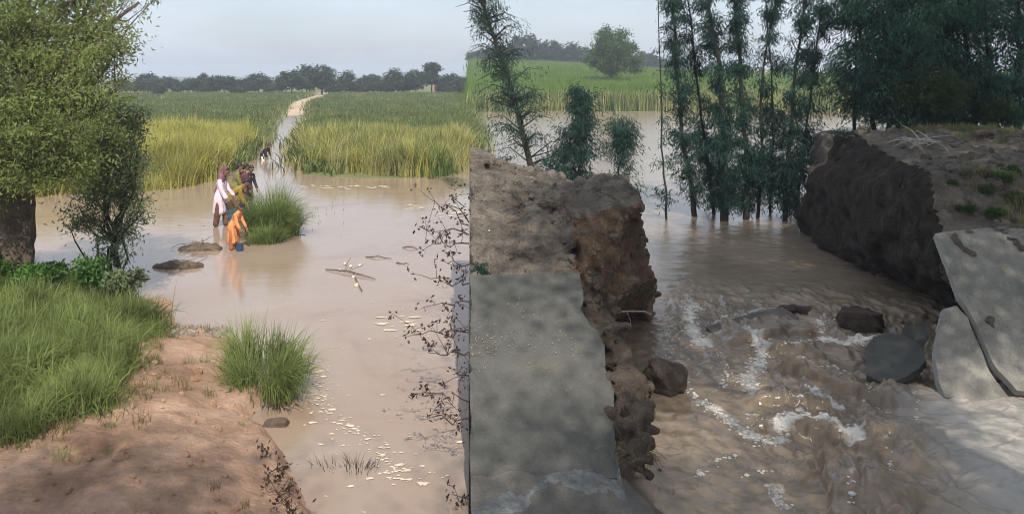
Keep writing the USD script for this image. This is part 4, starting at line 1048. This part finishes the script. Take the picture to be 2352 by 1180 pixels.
FT = [(670, 160, 150, 0, 'round olive tree standing forward at the left of the flooded track'), (740, 149, 158, 0, 'tallest dark tree at the far end of the flooded track'), (704, 150, 166, 1, 'tree rising between the round one and the tallest dark one'), (795, 163, 160, 1, 'tree right of the tallest dark tree in the far row'),
      (768, 185, 156, 2, 'low tree under the tallest dark one'), (845, 172, 164, 0, 'small round tree before the gap in the far row'), (902, 158, 160, 1, 'pointed tree in the middle right of the far row'), (955, 160, 160, 0, 'round tree next to the stacked tree in the far row'), (992, 146, 162, 3, 'tall tree with stacked crowns in the far row'),
      (875, 183, 158, 2, 'low spreading tree left of the pointed far tree'), (930, 180, 165, 2, 'low tree between pointed and round far trees'), (1068, 180, 150, 0, 'dark tree of the far row at the seam with the bank'), (576, 186, 165, 0, 'small dark tree left of the flooded track'), (496, 173, 160, 0, 'larger round tree in the far left row'), (530, 175, 160, 1, 'tree just right of the larger round far left tree'),
      (450, 180, 162, 2, 'spreading dark tree in the far left row'), (406, 182, 160, 1, 'upright tree in the far left row'), (362, 190, 140, 0, 'pale green tree in front of the far left row'), (330, 182, 160, 2, 'far left tree peeping past the feathery tree'), (620, 195, 165, 2, 'low bushy tree left of the round olive tree'), (545, 200, 150, 2, 'low bush before the far left trees'), (470, 198, 158, 2, 'low bush below the larger round far left tree'), (1025, 192, 168, 2, 'low tree before the far mud house'),
      (280, 180, 160, 0, 'far tree at the right fringe of the feathery tree'), (820, 192, 162, 2, 'low bush right of the tree by the tallest dark one')]
HW = [('between the peeping tree and the pale green one', 345), ('beside the pale green tree', 385), ('between the upright and the spreading tree', 428), ('left of the larger round tree', 474), ('right of the larger round tree', 515), ('over the low bush of the far left trees', 555), ('beside the small dark tree', 598), ('left of the round olive tree', 640),
      ('behind the gap right of the tall trees', 822), ('at the left of the pointed tree', 862), ('between the pointed and the round tree', 930), ('right of the stacked tree', 1010), ('over the mud house', 1042), ('right of the mud house', 1060)]
FT += [(u + (k % 3 - 1) * 4, (166, 172, 177)[k % 3] + (3 if u < 640 else 4), 168 + k % 5, (2, 0, 2, 1)[k % 4], 'far hedge tree ' + wh) for k, (wh, u) in enumerate(HW)]
for i, (u, vt, y, kd, lab) in enumerate(FT):
    x = X(u, y); top = D(u, vt, y)[2]; z0 = 0.0; k, hgt = FK[kd]; s = (top - z0) / hgt
    copy_of(k, 'far_tree', lab, 'tree', (x, y, z0 - .05), i * 2.1, (s * (1.15 if kd != 2 else 1.5), s * (1.15 if kd != 2 else 1.5), s), 'far trees behind the plots' if 'behind the feathery' in lab else None)
hz_ = []
RT = [(1208, 78, 225, 0, 'big dark tree behind the leaning tree on the rising field'), (1266, 92, 235, 0, 'round tree in the distance right of the leaning tree'), (1318, 98, 235, 1, 'narrow-topped tree in the far hedge left of the acacia'), (1110, 112, 240, 2, 'low far tree at the seam above the field'), (1160, 108, 240, 2, 'low far tree just behind the leaning stem'), (1480, 118, 240, 0, 'dark far tree right of the acacia'), (1505, 128, 240, 2, 'low far tree beside the dark one right of the acacia'), (1345, 122, 240, 2, 'low far hedge tree touching the acacia'),
      (1570, 138, 242, 2, 'far tree seen between the flooded stems, left'), (1640, 140, 242, 0, 'far tree seen between the flooded stems, middle'), (1705, 148, 242, 2, 'far tree seen between the flooded stems, right'), (1800, 150, 242, 2, 'far tree behind the right flooded stems'), (1860, 146, 236, 1, 'pale far tree in the gap before the dense row'), (1915, 138, 225, 0, 'dark rounded far tree at the left edge of the dense row'), (2000, 145, 240, 2, 'far tree glimpsed at the left side of the dense row'), (2110, 150, 240, 2, 'far tree glimpsed behind the thickest trunk of the dense row'), (2250, 150, 240, 0, 'far tree showing in the left bright gap of the dense row'), (2340, 148, 240, 2, 'far tree showing at the right edge behind the dense row')]
RT += [(1085, 118, 236, 0, 'far tree in the right-hand row, first by the seam'), (1140, 104, 242, 1, 'upright far tree left of the leaning stem'), (1190, 112, 230, 2, 'low spreading far tree right of the leaning stem'), (1240, 104, 240, 2, 'far tree between the big dark and the round one'), (1292, 112, 238, 0, 'far tree between the round and the narrow-topped one'), (1340, 108, 244, 0, 'far tree left of the acacia, behind its hedge'), (1462, 128, 236, 2, 'far bush at the right foot of the acacia'), (1530, 140, 236, 0, 'far tree just left of the flooded stems')]
for i, (u, vt, y, kd, lab) in enumerate(RT):
    x = X(u, y); z0 = float(terrain_z(np.array([x]), np.array([float(y)]))[0]); top = D(u, vt, y)[2]; k, hgt = FK[kd]; s = max(.6, (top - z0) / hgt)
    copy_of(k, 'far_tree', lab, 'tree', (x, y, z0 - .1), i * 1.7, (s * (1.15 if kd != 2 else 1.7), s * (1.15 if kd != 2 else 1.7), s), 'far trees behind the dense row' if 'behind the dense row' in lab else None)
ya = 120.0; za = float(terrain_z(np.array([X(1405, ya)]), np.array([ya]))[0])
lob = [(*D(1405, 115, ya), 2.6, 2.4, 2.0), (*D(1370, 135, ya), 1.7, 1.7, 1.6), (*D(1440, 125, ya), 1.9, 1.8, 1.7), (*D(1405, 150, ya), 2.6, 2.2, 1.5), (*D(1390, 85, ya), 1.5, 1.4, 1.2), (*D(1425, 85, ya), 1.4, 1.4, 1.2), (*D(1460, 150, ya), 1.4, 1.4, 1.2), (*D(1400, 68, ya), .8, .8, .7)]
wd, cr = lobes_tree(rf, (X(1402, ya), ya, za - .2), D(1404, 175, ya), .22, lob, 620, 22, (0.40, 0.13), .30, -.4, .3)
tree('acacia_tree', 'round pale green acacia standing alone in the field behind the breach', 'tree', np.array([X(1402, ya), ya, za]), wd, cr, m_stem, m_acacia)
m_wall = plain('mud_wall', (0.42, 0.30, 0.24), 0.95, 0.1, (1.5, 0.85, 1.1))
t = thing('mud_house', 'low pinkish mud house at the far right end of the left field', 'house', (X(1030, 172), 172, 0))
hx = X(1030, 172)
part(t, 'wall', m3.Manifold.cube([6.2, 3.5, 2.0]).translate([hx - 3.1, 171, 0]), m_wall)
part(t, 'roof', m3.Manifold.cube([6.6, 3.9, 0.18]).translate([hx - 3.3, 170.8, 2.0]), m_wall)
part(t, 'door', m3.Manifold.cube([.9, .08, 1.5]).translate([hx - .6, 170.93, 0.02]), m_stem)
t = thing('mud_house', 'pale flat house far behind the flooded stems', 'house', (X(1742, 232), 232, 2))
hx = X(1742, 232); hz0 = float(terrain_z(np.array([hx]), np.array([232.0]))[0])
part(t, 'wall', m3.Manifold.cube([7, 3, 2.6]).translate([hx - 3.5, 231, hz0]), plain('pale_wall', (0.55, 0.5, 0.45), .9, .1))
part(t, 'roof', m3.Manifold.cube([7.4, 3.4, .2]).translate([hx - 3.7, 230.8, hz0 + 2.6]), m_wall)

# ------------------------------------------------------------------ people wading
def solid(man, edge, it=6):
    t = to_tm(man.refine_to_length(edge)); trimesh.smoothing.filter_taubin(t, iterations=it); return t


def hand(wrist, direc, palm_n, s, side, curl=0.5):
    """Palm, four fingers and a thumb."""
    d = direc / np.linalg.norm(direc); n = palm_n - d * (palm_n @ d); n /= np.linalg.norm(n); w = np.cross(d, n) * side
    ms = [m3.Manifold.batch_hull([ball(wrist, .022 * s, 8), ball(wrist + (d * .08 + w * .028) * s, .013 * s, 8), ball(wrist + (d * .085 - w * .028) * s, .013 * s, 8)])]
    for k, ln in enumerate((.065, .075, .070, .055)):
        o = wrist + (d * .08 + w * (.030 - .02 * k)) * s
        a = o + (d * math.cos(curl * .6) + n * math.sin(curl * .6)) * ln * .5 * s; b = a + (d * math.cos(curl * 1.6) + n * math.sin(curl * 1.6)) * ln * .5 * s
        ms += [bone(o, .0095 * s, a, .009 * s, 8), bone(a, .009 * s, b, .0075 * s, 8)]
    o = wrist + (d * .02 + w * .02) * s; a = o + (d * .035 + w * .03 + n * .012) * s; b = a + (d * .03 + w * .004 + n * .012) * s
    ms += [bone(o, .012 * s, a, .0105 * s, 8), bone(a, .0105 * s, b, .008 * s, 8)]
    return union(ms)


def person(label, base, height, heading, bend=0.1, squat=0.0, head_tilt=0.2, arms=((.12, -.9), (.12, -.9)), stride=0.08, top=None, low=None, hair=None, scarf=None, cap=None, skirt=0.42, group=None, skin=None):
    """A standing, bending or squatting figure in tunic and loose trousers; x is forward, arms are (forward, down) directions."""
    s = height / 1.62
    hipz = (.86 - .42 * squat)
    tdir = np.array([math.sin(bend), 0, math.cos(bend)]); side = np.array([0, 1.0, 0])
    pel = np.array([-.10 * bend - .12 * squat, 0, hipz])
    waist = pel + tdir * .17; chest = pel + tdir * .36; nb = pel + tdir * .50
    hb = bend * .65 + head_tilt; hd = np.array([math.sin(hb), 0, math.cos(hb)]); hf = np.array([math.cos(hb), 0, -math.sin(hb)])
    head = nb + hd * .17
    J = [bone(pel + side * .07, .105, waist, .105), bone(waist, .105, chest + side * .06, .105), bone(waist, .105, chest - side * .06, .105), bone(chest + side * .13, .065, chest - side * .13, .065),
         bone(chest + tdir * .05, .08, nb, .052), bone(nb, .05, head - hd * .05, .047), bone(pel - side * .07, .105, pel + side * .07, .105)]
    skull = [ball(head + hd * .03 - hf * .01, .088, 16), ball(head + hf * .035 - hd * .06, .058, 14), ball(head + hf * .05 + hd * .03, .06, 14)]
    J += [m3.Manifold.batch_hull(skull), bone(head + hf * .098 + hd * .0, .010, head + hf * .118 - hd * .028, .014, 8), bone(head + hf * .092 - hd * .068 + side * .018, .009, head + hf * .092 - hd * .068 - side * .018, .009, 8)]
    for q in (1, -1): J.append(ball(head + side * q * .088 - hd * .01, .02, 8).scale([1, 1, 1]))
    fine = []; sleeves = []; legs = []; wrists = []
    for q, (af, ad) in zip((1, -1), arms):
        sh = chest + side * q * .165 + tdir * .05
        d1 = np.array([af * .8, q * .10, ad]); d1 /= np.linalg.norm(d1); el = sh + d1 * .27
        d2 = np.array([af + .25, -q * .05, ad * .95]); d2 /= np.linalg.norm(d2); wr = el + d2 * .235
        J += [bone(chest + side * q * .12, .06, sh, .055), bone(sh, .05, el, .038), bone(el, .038, wr, .025)]
        fine.append(hand(wr, d2, np.array([0, -q, 0.0]) + d2 * .01, 1.0, -q)); wrists.append(wr + d2 * .12)
        sleeves += [bone(sh, .068, el, .06), bone(el, .06, el + d2 * .19, .052)]
        hip = pel + side * q * .09; an = np.array([q * stride, q * .09, .07]); kn = (hip + an) / 2 + np.array([.03 + .42 * squat, q * .03, .03 + .02 * squat])
        J += [bone(hip, .092, kn, .056), bone(kn, .056, kn + (an - kn) * .35, .055), bone(kn + (an - kn) * .35, .055, an, .036), bone(an + [-.03, 0, -.04], .035, an + [.13, 0, -.045], .026)]
        legs += [bone(hip, .118, kn, .095), bone(kn, .095, an + [0, 0, .05], .075)]
    body = solid(union(J), .03)
    hands = union([m.refine_to_length(.012) for m in fine])
    both = m3.Manifold(m3.Mesh(np.asarray(body.vertices, np.float32), np.asarray(body.faces, np.uint32))) + hands
    hemc = pel + np.array([math.sin(bend * .4) * .1, 0, -skirt])
    shirt = union([m3.Manifold.batch_hull([ball(pel + side * .07, .135, 14), ball(pel - side * .07, .135, 14), ball(waist, .125, 14)]), m3.Manifold.batch_hull([ball(waist, .125, 14), ball(chest + side * .11, .10, 14), ball(chest - side * .11, .10, 14)]),
                   m3.Manifold.batch_hull([ball(chest + side * .13, .085, 14), ball(chest - side * .13, .085, 14), ball(nb - tdir * .02, .07, 12)]),
                   m3.Manifold.batch_hull([ball(pel + side * .08, .13, 14), ball(pel - side * .08, .13, 14), ball(hemc + side * .12 + [.07, 0, 0], .07, 12), ball(hemc - side * .12 + [.07, 0, 0], .07, 12), ball(hemc + side * .12 - [.09, 0, 0], .07, 12), ball(hemc - side * .12 - [.09, 0, 0], .07, 12)])] + sleeves)
    c, sn = math.cos(heading), math.sin(heading); R = np.array([[c, -sn, 0], [sn, c, 0], [0, 0, 1.0]])
    put = lambda p: (np.asarray(p) * s) @ R.T + base

    def place(t):
        t = to_tm(t) if hasattr(t, 'to_mesh') else t
        return put(t.vertices), t.faces
    t_ = thing('person', label, 'person', base, group=group)
    part(t_, 'body', place(both), skin or m_skin, True)
    st = solid(shirt, .035, 4); n_ = st.vertex_normals
    st.vertices += n_ * (0.014 * np.sin(st.vertices[:, 1] * 46 + 5 * st.vertices[:, 2])[:, None] * (st.vertices[:, 2:] < pel[2] + .1) + .018 * (meshkit.fbm(st.vertices * 9, 3, 2)[:, None] - .5))
    part(t_, 'tunic', place(st), top, True)
    lg = solid(union(legs), .04, 4); lg.vertices += lg.vertex_normals * .022 * (meshkit.fbm(lg.vertices * 10, 3, 4)[:, None] - .5)
    part(t_, 'trousers', place(lg), low, True)
    if hair is not None:
        hm = m3.Manifold.batch_hull([ball(head + hd * .045 - hf * .022, .092, 16), ball(head + hd * .06 + hf * .03, .066, 12), ball(head - hf * .06 - hd * .06, .05, 12)])
        part(t_, 'hair', place(hm.refine_to_length(.03)), hair, 60)
    if cap is not None:
        part(t_, 'cap', place(m3.Manifold.batch_hull([ball(head + hd * .055, .094, 16), ball(head + hd * .075 + hf * .03, .08, 12)]) + bone(head + hd * .045 + hf * .06 + side * .03, .03, head + hd * .04 + hf * .12, .022, 8)), cap, 50)
    if scarf is not None:
        sc = union([m3.Manifold.batch_hull([ball(head + hd * .05 - hf * .03, .10, 14), ball(head - hf * .06 - hd * .08, .085, 12)]), m3.Manifold.batch_hull([ball(head - hf * .06 - hd * .08, .085, 12), ball(chest - side * .13 + tdir * .03, .09, 12), ball(chest + side * .13 + tdir * .03, .09, 12), ball(waist - [.10, 0, .05], .06, 12)]),
                    m3.Manifold.batch_hull([ball(waist - [.10, .05, 0], .06, 10), ball(waist - [.10, -.05, 0], .06, 10), ball(hemc - [.13, .06, -.12], .045, 10), ball(hemc - [.13, -.06, -.12], .045, 10)])])
        part(t_, 'shawl', place(solid(sc, .04, 3)), scarf, True)
    for q in (1, -1):
        part(t_, 'eye', place(ball(head + hf * .098 + side * q * .033 + hd * .012, .011, 8)), m_eye, True)
    return [put(w) for w in wrists]


def pail(name, label, c, r, h, mat, handle_top=None, inside=None):
    a = np.linspace(0, 2 * np.pi, 25)
    prof = np.array([(0, 0), (r * .78, 0), (r, h), (r * 1.07, h), (r * 1.07, h * .94), (r * 1.02, h * .93), (r * .93, h * .9), (r * .74, h * .04), (0, h * .04)])
    prof = np.array([(0.0, 0), (r * .78, 0), (r * 1.0, h * .92), (r * 1.07, h * .93), (r * 1.07, h), (r * .95, h), (r * .74, h * .05), (0.0, h * .05)])
    t = trimesh.creation.revolve(prof, sections=28)
    th = thing(name, label, 'bucket', c)
    part(th, 'pail', (t.vertices + c, t.faces), mat, 40)
    top = handle_top - c if handle_top is not None else np.array([0, 0, h * 1.7])
    aa = np.linspace(0, np.pi, 11)
    arc = np.stack([np.cos(aa) * r * 1.05, np.zeros(11), h * .95 + np.sin(aa) * max(.05, top[2] - h * .95)], 1)
    part(th, 'handle', tube(arc + c, .006, 6), m_twig, True)


m_skin = plain('skin', (0.20, 0.11, 0.07), 0.55, 0.35)
m_hair = plain('dark_hair', (0.012, 0.010, 0.010), 0.5, 0.4)
m_eye = plain('eye', (0.03, 0.025, 0.02), 0.3, 0.5)
cloth = lambda n, c: plain(n, c, 0.9, 0.1, (7, 0.75, 1.15))
m_lilac, m_plum, m_orange, m_rust, m_must, m_olive, m_maroon, m_darkc, m_brown = (cloth(n, c) for n, c in (('lilac_cloth', (.62, .50, .56)), ('plum_cloth', (.17, .08, .095)), ('orange_cloth', (.60, .24, .10)), ('rust_cloth', (.33, .13, .06)), ('mustard_cloth', (.25, .17, .04)), ('olive_cloth', (.16, .15, .06)), ('maroon_cloth', (.11, .045, .045)), ('dark_cloth', (.035, .03, .04)), ('brown_cloth', (.13, .065, .05))))
m_white = cloth('white_cloth', (.7, .66, .62))
m_blue = plain('blue_plastic', (0.02, 0.055, 0.12), 0.4, 0.5)
q = P(507, 520); w = person('person in lilac tunic and dark plum shawl wading with a blue bucket', q + [0, 0, -.05], 1.60, -0.1, .12, 0, .35, ((.42, -.85), (.30, -.9)), .10, m_lilac, m_brown, m_hair, m_plum, None, .40)
pail('bucket', 'dark blue bucket held by the figure in the lilac tunic', np.array([w[1][0] + .10, w[1][1] - .05, w[1][2] - .46]), .14, .28, m_blue, w[1] + [0.05, -.02, 0])
q = P(538, 574); w = person('small stooped figure in orange with a dark cap', q + [0, 0, -.03], 1.12, -0.25, .45, 0, .15, ((.30, -.95), (.25, -.95)), .05, m_orange, m_rust, None, None, m_darkc, .52)
pail('bucket', 'dark blue pail at the feet of the orange figure', P(552, 575) + [0, -.05, -.04], .085, .19, m_blue)
q = P(536, 502); person('figure in mustard cloth bending low beside the reed clump', q, 1.42, 0.3, .95, .35, .2, ((.2, -.95), (.2, -.95)), .06, m_must, m_brown, m_hair, None, None, .36)
q = P(541, 490); person('figure in olive and yellow standing behind the bending mustard one', q, 1.42, 0.4, .15, 0, .3, ((.2, -.95), (.3, -.9)), .05, m_olive, m_must, m_hair, None, None, .40)
q = P(556, 488); person('dark-haired figure in maroon, middle of the three by the reeds', q, 1.40, 0.8, .18, 0, .3, ((.2, -.95), (.25, -.95)), .05, m_maroon, m_brown, m_hair, None, None, .42)
q = P(569, 484); person('figure in dark brown at the right of the group by the reeds', q, 1.34, -0.6, .3, 0, .25, ((.25, -.95), (.25, -.95)), .05, m_darkc, m_maroon, m_hair, None, None, .42)
q = P(607, 368); person('far figure in dark clothes stooping in the flooded track', q + [0, 0, -.36], 1.30, -0.35, .75, .1, .1, ((.15, -.98), (.15, -.98)), .06, m_darkc, m_white, m_hair, None, None, .30)

# ------------------------------------------------------------------ flotsam
rl = np.random.default_rng(61)
for u, v, rx2, ry2, lab, sd in [(462, 572, .48, .26, 'dark heap of mud and twigs left of the orange figure', 3), (412, 613, .52, .22, 'low stony heap near the grey-green tree', 5)]:
    c = P(u, v, 0)
    m = rough(m3.Manifold.sphere(1, 24).scale([rx2, ry2, .13]).translate([*map(float, c)]), .05, .10, 5.0, sd, 0, fine=.04, fscale=18)
    t = thing('debris_heap', lab, 'debris', c); part(t, 'mud', m, m_debris, 40)
    part(t, 'twigs', strands(c + [0, 0, .1], 12, .35, .2, .008, rl, .2), m_twig, kind='stuff')
pb, n = [], 0
for u, v in np.c_[rl.uniform(385, 525, 95), rl.uniform(748, 785, 95)]:
    q = P(u, v, 0.02); r = rl.uniform(.018, .05); q[2] = max(gz(q[0], q[1]), 0) + r * .2
    pb.append(((lambda t: (t.vertices, t.faces))(trimesh.Trimesh(*(lambda w: (w.vertices * (r * rl.uniform(.6, 1.2, 3)) + q + rl.normal(0, r * .05, w.vertices.shape), w.faces))(trimesh.creation.icosphere(1, 1.0))))))
lone('pebbles', cat_(pb), m_stone, 'row of pebbles where the track runs into the water', 'pebbles', kind='stuff')
ck = []
for _ in range(420):
    x, y = rl.uniform(-6.8, -1.6), rl.uniform(6.2, 11.5)
    if poly_dist(np.array([x]), np.array([y]), KERB)[0] < .15 or poly_dist(np.array([x]), np.array([y]), GRASS)[0] > -.1: continue
    r = rl.gamma(2.0, .009) + .006; q = np.array([x, y, gz(x, y) + r * .25]); w = trimesh.creation.icosphere(1, 1.0)
    ck.append((w.vertices * (r * rl.uniform(.6, 1.3, 3)) * (1 + rl.normal(0, .1, (len(w.vertices), 1))) + q, w.faces))
lone('track_clods', cat_(ck), m_path, 'small clods and crumbs strewn over the bare track', 'clods', kind='stuff')
q = P(640, 968, .04); lone('mud_lump', rough(hull([q + d for d in np.array([(-.2, -.1, -.2), (.14, -.12, -.2), (.15, .1, -.2), (-.18, .13, -.2), (-.17, -.06, .0), (.10, -.07, .04), (.09, .07, .03), (-.13, .09, -.01)])]), .03, .05, 6, 3, 1, fine=.02), m_debris, 'squarish mud lump in the water below the grass clump', 'mud lump', 40)
# foam flakes drifting on the muddy water
fl = []
path = [P(*p) for p in ((690, 815), (720, 850), (735, 890), (750, 945), (790, 975), (850, 1025), (900, 1070), (945, 1100))]
for _ in range(520):
    if rl.uniform() < .5:
        k = rl.uniform(0, len(path) - 1.01); i = int(k); c = path[i] + (path[i + 1] - path[i]) * (k - i) + rl.normal(0, .13, 3) * rl.uniform(.2, 1.3)
    else:
        c = P(rl.uniform(690, 1060), rl.uniform(690, 1180) ** 1.0)
        if rl.uniform() < .75: continue
    r = rl.gamma(1.6, .006) + .004; a = np.sort(rl.uniform(0, 2 * np.pi, 9)); rr = r * rl.uniform(.6, 1.3, 9)
    if c[0] > -.05: continue
    top = np.c_[c[0] + rr * np.cos(a) * 1.5, c[1] + rr * np.sin(a), np.full(9, .006)]; k9 = np.arange(9)
    fl.append((np.vstack([top, [c[0], c[1], .006 + r * .3]]), np.c_[k9, (k9 + 1) % 9, np.full(9, 9)]))
for u0, u1, v0, v1, n in ((680, 900, 424, 434, 26), (935, 1060, 470, 500, 26), (870, 960, 720, 760, 10)):
    for _ in range(n):
        c = P(rl.uniform(u0, u1), rl.uniform(v0, v1)); r = rl.uniform(.02, .07); a = np.sort(rl.uniform(0, 2 * np.pi, 9)); rr = r * rl.uniform(.5, 1.3, 9)
        top = np.c_[c[0] + rr * np.cos(a) * 2.2, c[1] + rr * np.sin(a), np.full(9, .008)]; k9 = np.arange(9)
        fl.append((np.vstack([top, [c[0], c[1], .014 + r * .08]]), np.c_[k9, (k9 + 1) % 9, np.full(9, 9)]))
lone('foam_flakes', cat_(fl), m_foam, 'pale foam flakes drifting on the muddy flood', 'foam', kind='stuff')
tb = [tube([P(748, 618, .02), P(800, 622, .05), P(862, 640, .02)], [.012, .018, .008], 5), tube([P(790, 625, .04), P(800, 600, .12), P(806, 592, .16)], .007, 4), tube([P(800, 622, .04), P(835, 608, .10)], .006, 4), tube([P(812, 628, .03), P(822, 650, .03), P(832, 668, .02)], .010, 4)]
lone('drift_branch', cat_(tb), m_twig, 'forked branch drifting on the flood with foam caught in it', 'branch')
ff = [(lambda t: (t.vertices, t.faces))(rough(ball(P(u, v, .02), r, 10).scale([1, 1, 1]), .02, .02, 20, k, 1)) for k, (u, v, r) in enumerate([(792, 606, .035), (805, 612, .04), (826, 610, .035), (812, 636, .04), (818, 655, .045), (780, 620, .03)])]
lone('foam_flakes', cat_(ff), m_foam, 'white foam caught on the forked drifting branch', 'foam', kind='stuff')
for u, v, w, lab in [(950, 568, 50, 'thin dark stick floating near the dark shrub'), (870, 590, 60, 'thin stick floating behind the forked branch'), (925, 603, 30, 'short dark stick on the flood, before the thin one'), (440, 517, 60, 'dark stick behind the mud heap'), (690, 535, 24, 'dark stick end right of the reed clump')]:
    lone('floating_stick', tube(bent(rl, P(u - w / 2, v, .01), P(u + w / 2, v + rl.uniform(-6, 8), .015), 5, .04), [.012, .016, .014, .01, .006], 5), m_twig, lab, 'stick')
st = blades(rl, np.array([P(rl.uniform(690, 800), rl.uniform(430, 560), -.02) for _ in range(46)]), .16, .012, .7, 3)
lone('drowned_stalks', st, m_dead, 'sparse drowned stalks sticking out of the flood', 'stalks', kind='stuff')

# crumbs lying on and below the broken banks, and flecks of foam thrown up along the white water
re_ = np.random.default_rng(81)


def crumbs(mesh, n, rmin, rmean, keepf, rng):
    pts, fi = trimesh.sample.sample_surface(mesh, n * 4, seed=int(rng.integers(1 << 30))); k = keepf(pts, mesh.face_normals[fi]); pts = pts[k][:n]; out = []
    ico = trimesh.creation.icosphere(1, 1.0)
    for q in pts:
        r = rng.gamma(1.6, rmean) + rmin
        w = ico.vertices * r * rng.uniform(.6, 1.3, 3) * (1 + rng.normal(0, .16, (len(ico.vertices), 1))); out.append((w + q, ico.faces))
    return cat_(out)


lone('earth_crumbs', crumbs(bl, 1500, .006, .012, lambda p, n: (p[:, 2] > .1) & ~((p[:, 1] < 10.75) & (p[:, 0] < 1.3)) & (p[:, 1] < 15) & (p[:, 0] > .05), re_), m_bank, 'small crumbs of earth on the left bank and its broken face', 'earth crumbs', kind='stuff')
lone('earth_crumbs', crumbs(near_, 1800, .010, .018, lambda p, n: (p[:, 2] > .2) & (n[:, 2] > .45) & (p[:, 1] > 12.7) & (p[:, 0] > np.interp(p[:, 1], [11.5, 13.6, 18.5, 21.0], [7.2, 7.3, 9.1, 9.5])) & (p[:, 0] < 14), re_), m_bank, 'small crumbs of earth on top of the right bank', 'earth crumbs', kind='stuff')
sp = []; ico = trimesh.creation.icosphere(1, 1.0)
from scipy.interpolate import RegularGridInterpolator
hgt = RegularGridInterpolator((yw, xw), zw, bounds_error=False, fill_value=-1.0)
for line, w, st in FOAM:
    q = np.array([P(*p) for p in line]); seg = np.linalg.norm(np.diff(q, axis=0), axis=1); n = int(seg.sum() * w * st * 1100)
    for _ in range(n):
        k = re_.choice(len(seg), p=seg / seg.sum()); t = re_.uniform(); c = q[k] + (q[k + 1] - q[k]) * t + re_.normal(0, w * .38, 3)
        c[2] = float(hgt((c[1], c[0]))); r = re_.gamma(1.4, .0032) + .0025
        sp.append((ico.vertices * [r * 1.5, r * 1.5, r * .7] * (1 + re_.normal(0, .12, (42, 1))) + c + [0, 0, r * .1], ico.faces))
lone('foam_flecks', cat_(sp), plain('stream_foam', (.60, .58, .53), .6, .4), 'flecks and bubbles of foam along the white water', 'foam', kind='stuff')
for k, (a, b, r, lab) in enumerate([((1440, 470), (1452, 540), .006, 'thin root dangling from the brink of the left cut'), ((1405, 490), (1410, 560), .005, 'hair root hanging left of the brink of the left cut'), ((2075, 420), (2068, 505), .008, 'root hanging over the dark cut face, right'), ((1990, 372), (1985, 440), .008, 'root hanging over the dark cut face, left')]):
    msh = bl if k < 2 else near_; p0, p1 = on_mesh(*a, msh), on_mesh(*b, msh)
    if p0 is None or p1 is None: continue
    o = np.array([-.05, -.07, 0]); lone('hanging_root', tube(bent(re_, p0 + o * .4, p1 + o, 6, .06), np.linspace(r, r * .4, 6), 5), m_twig, lab, 'root')
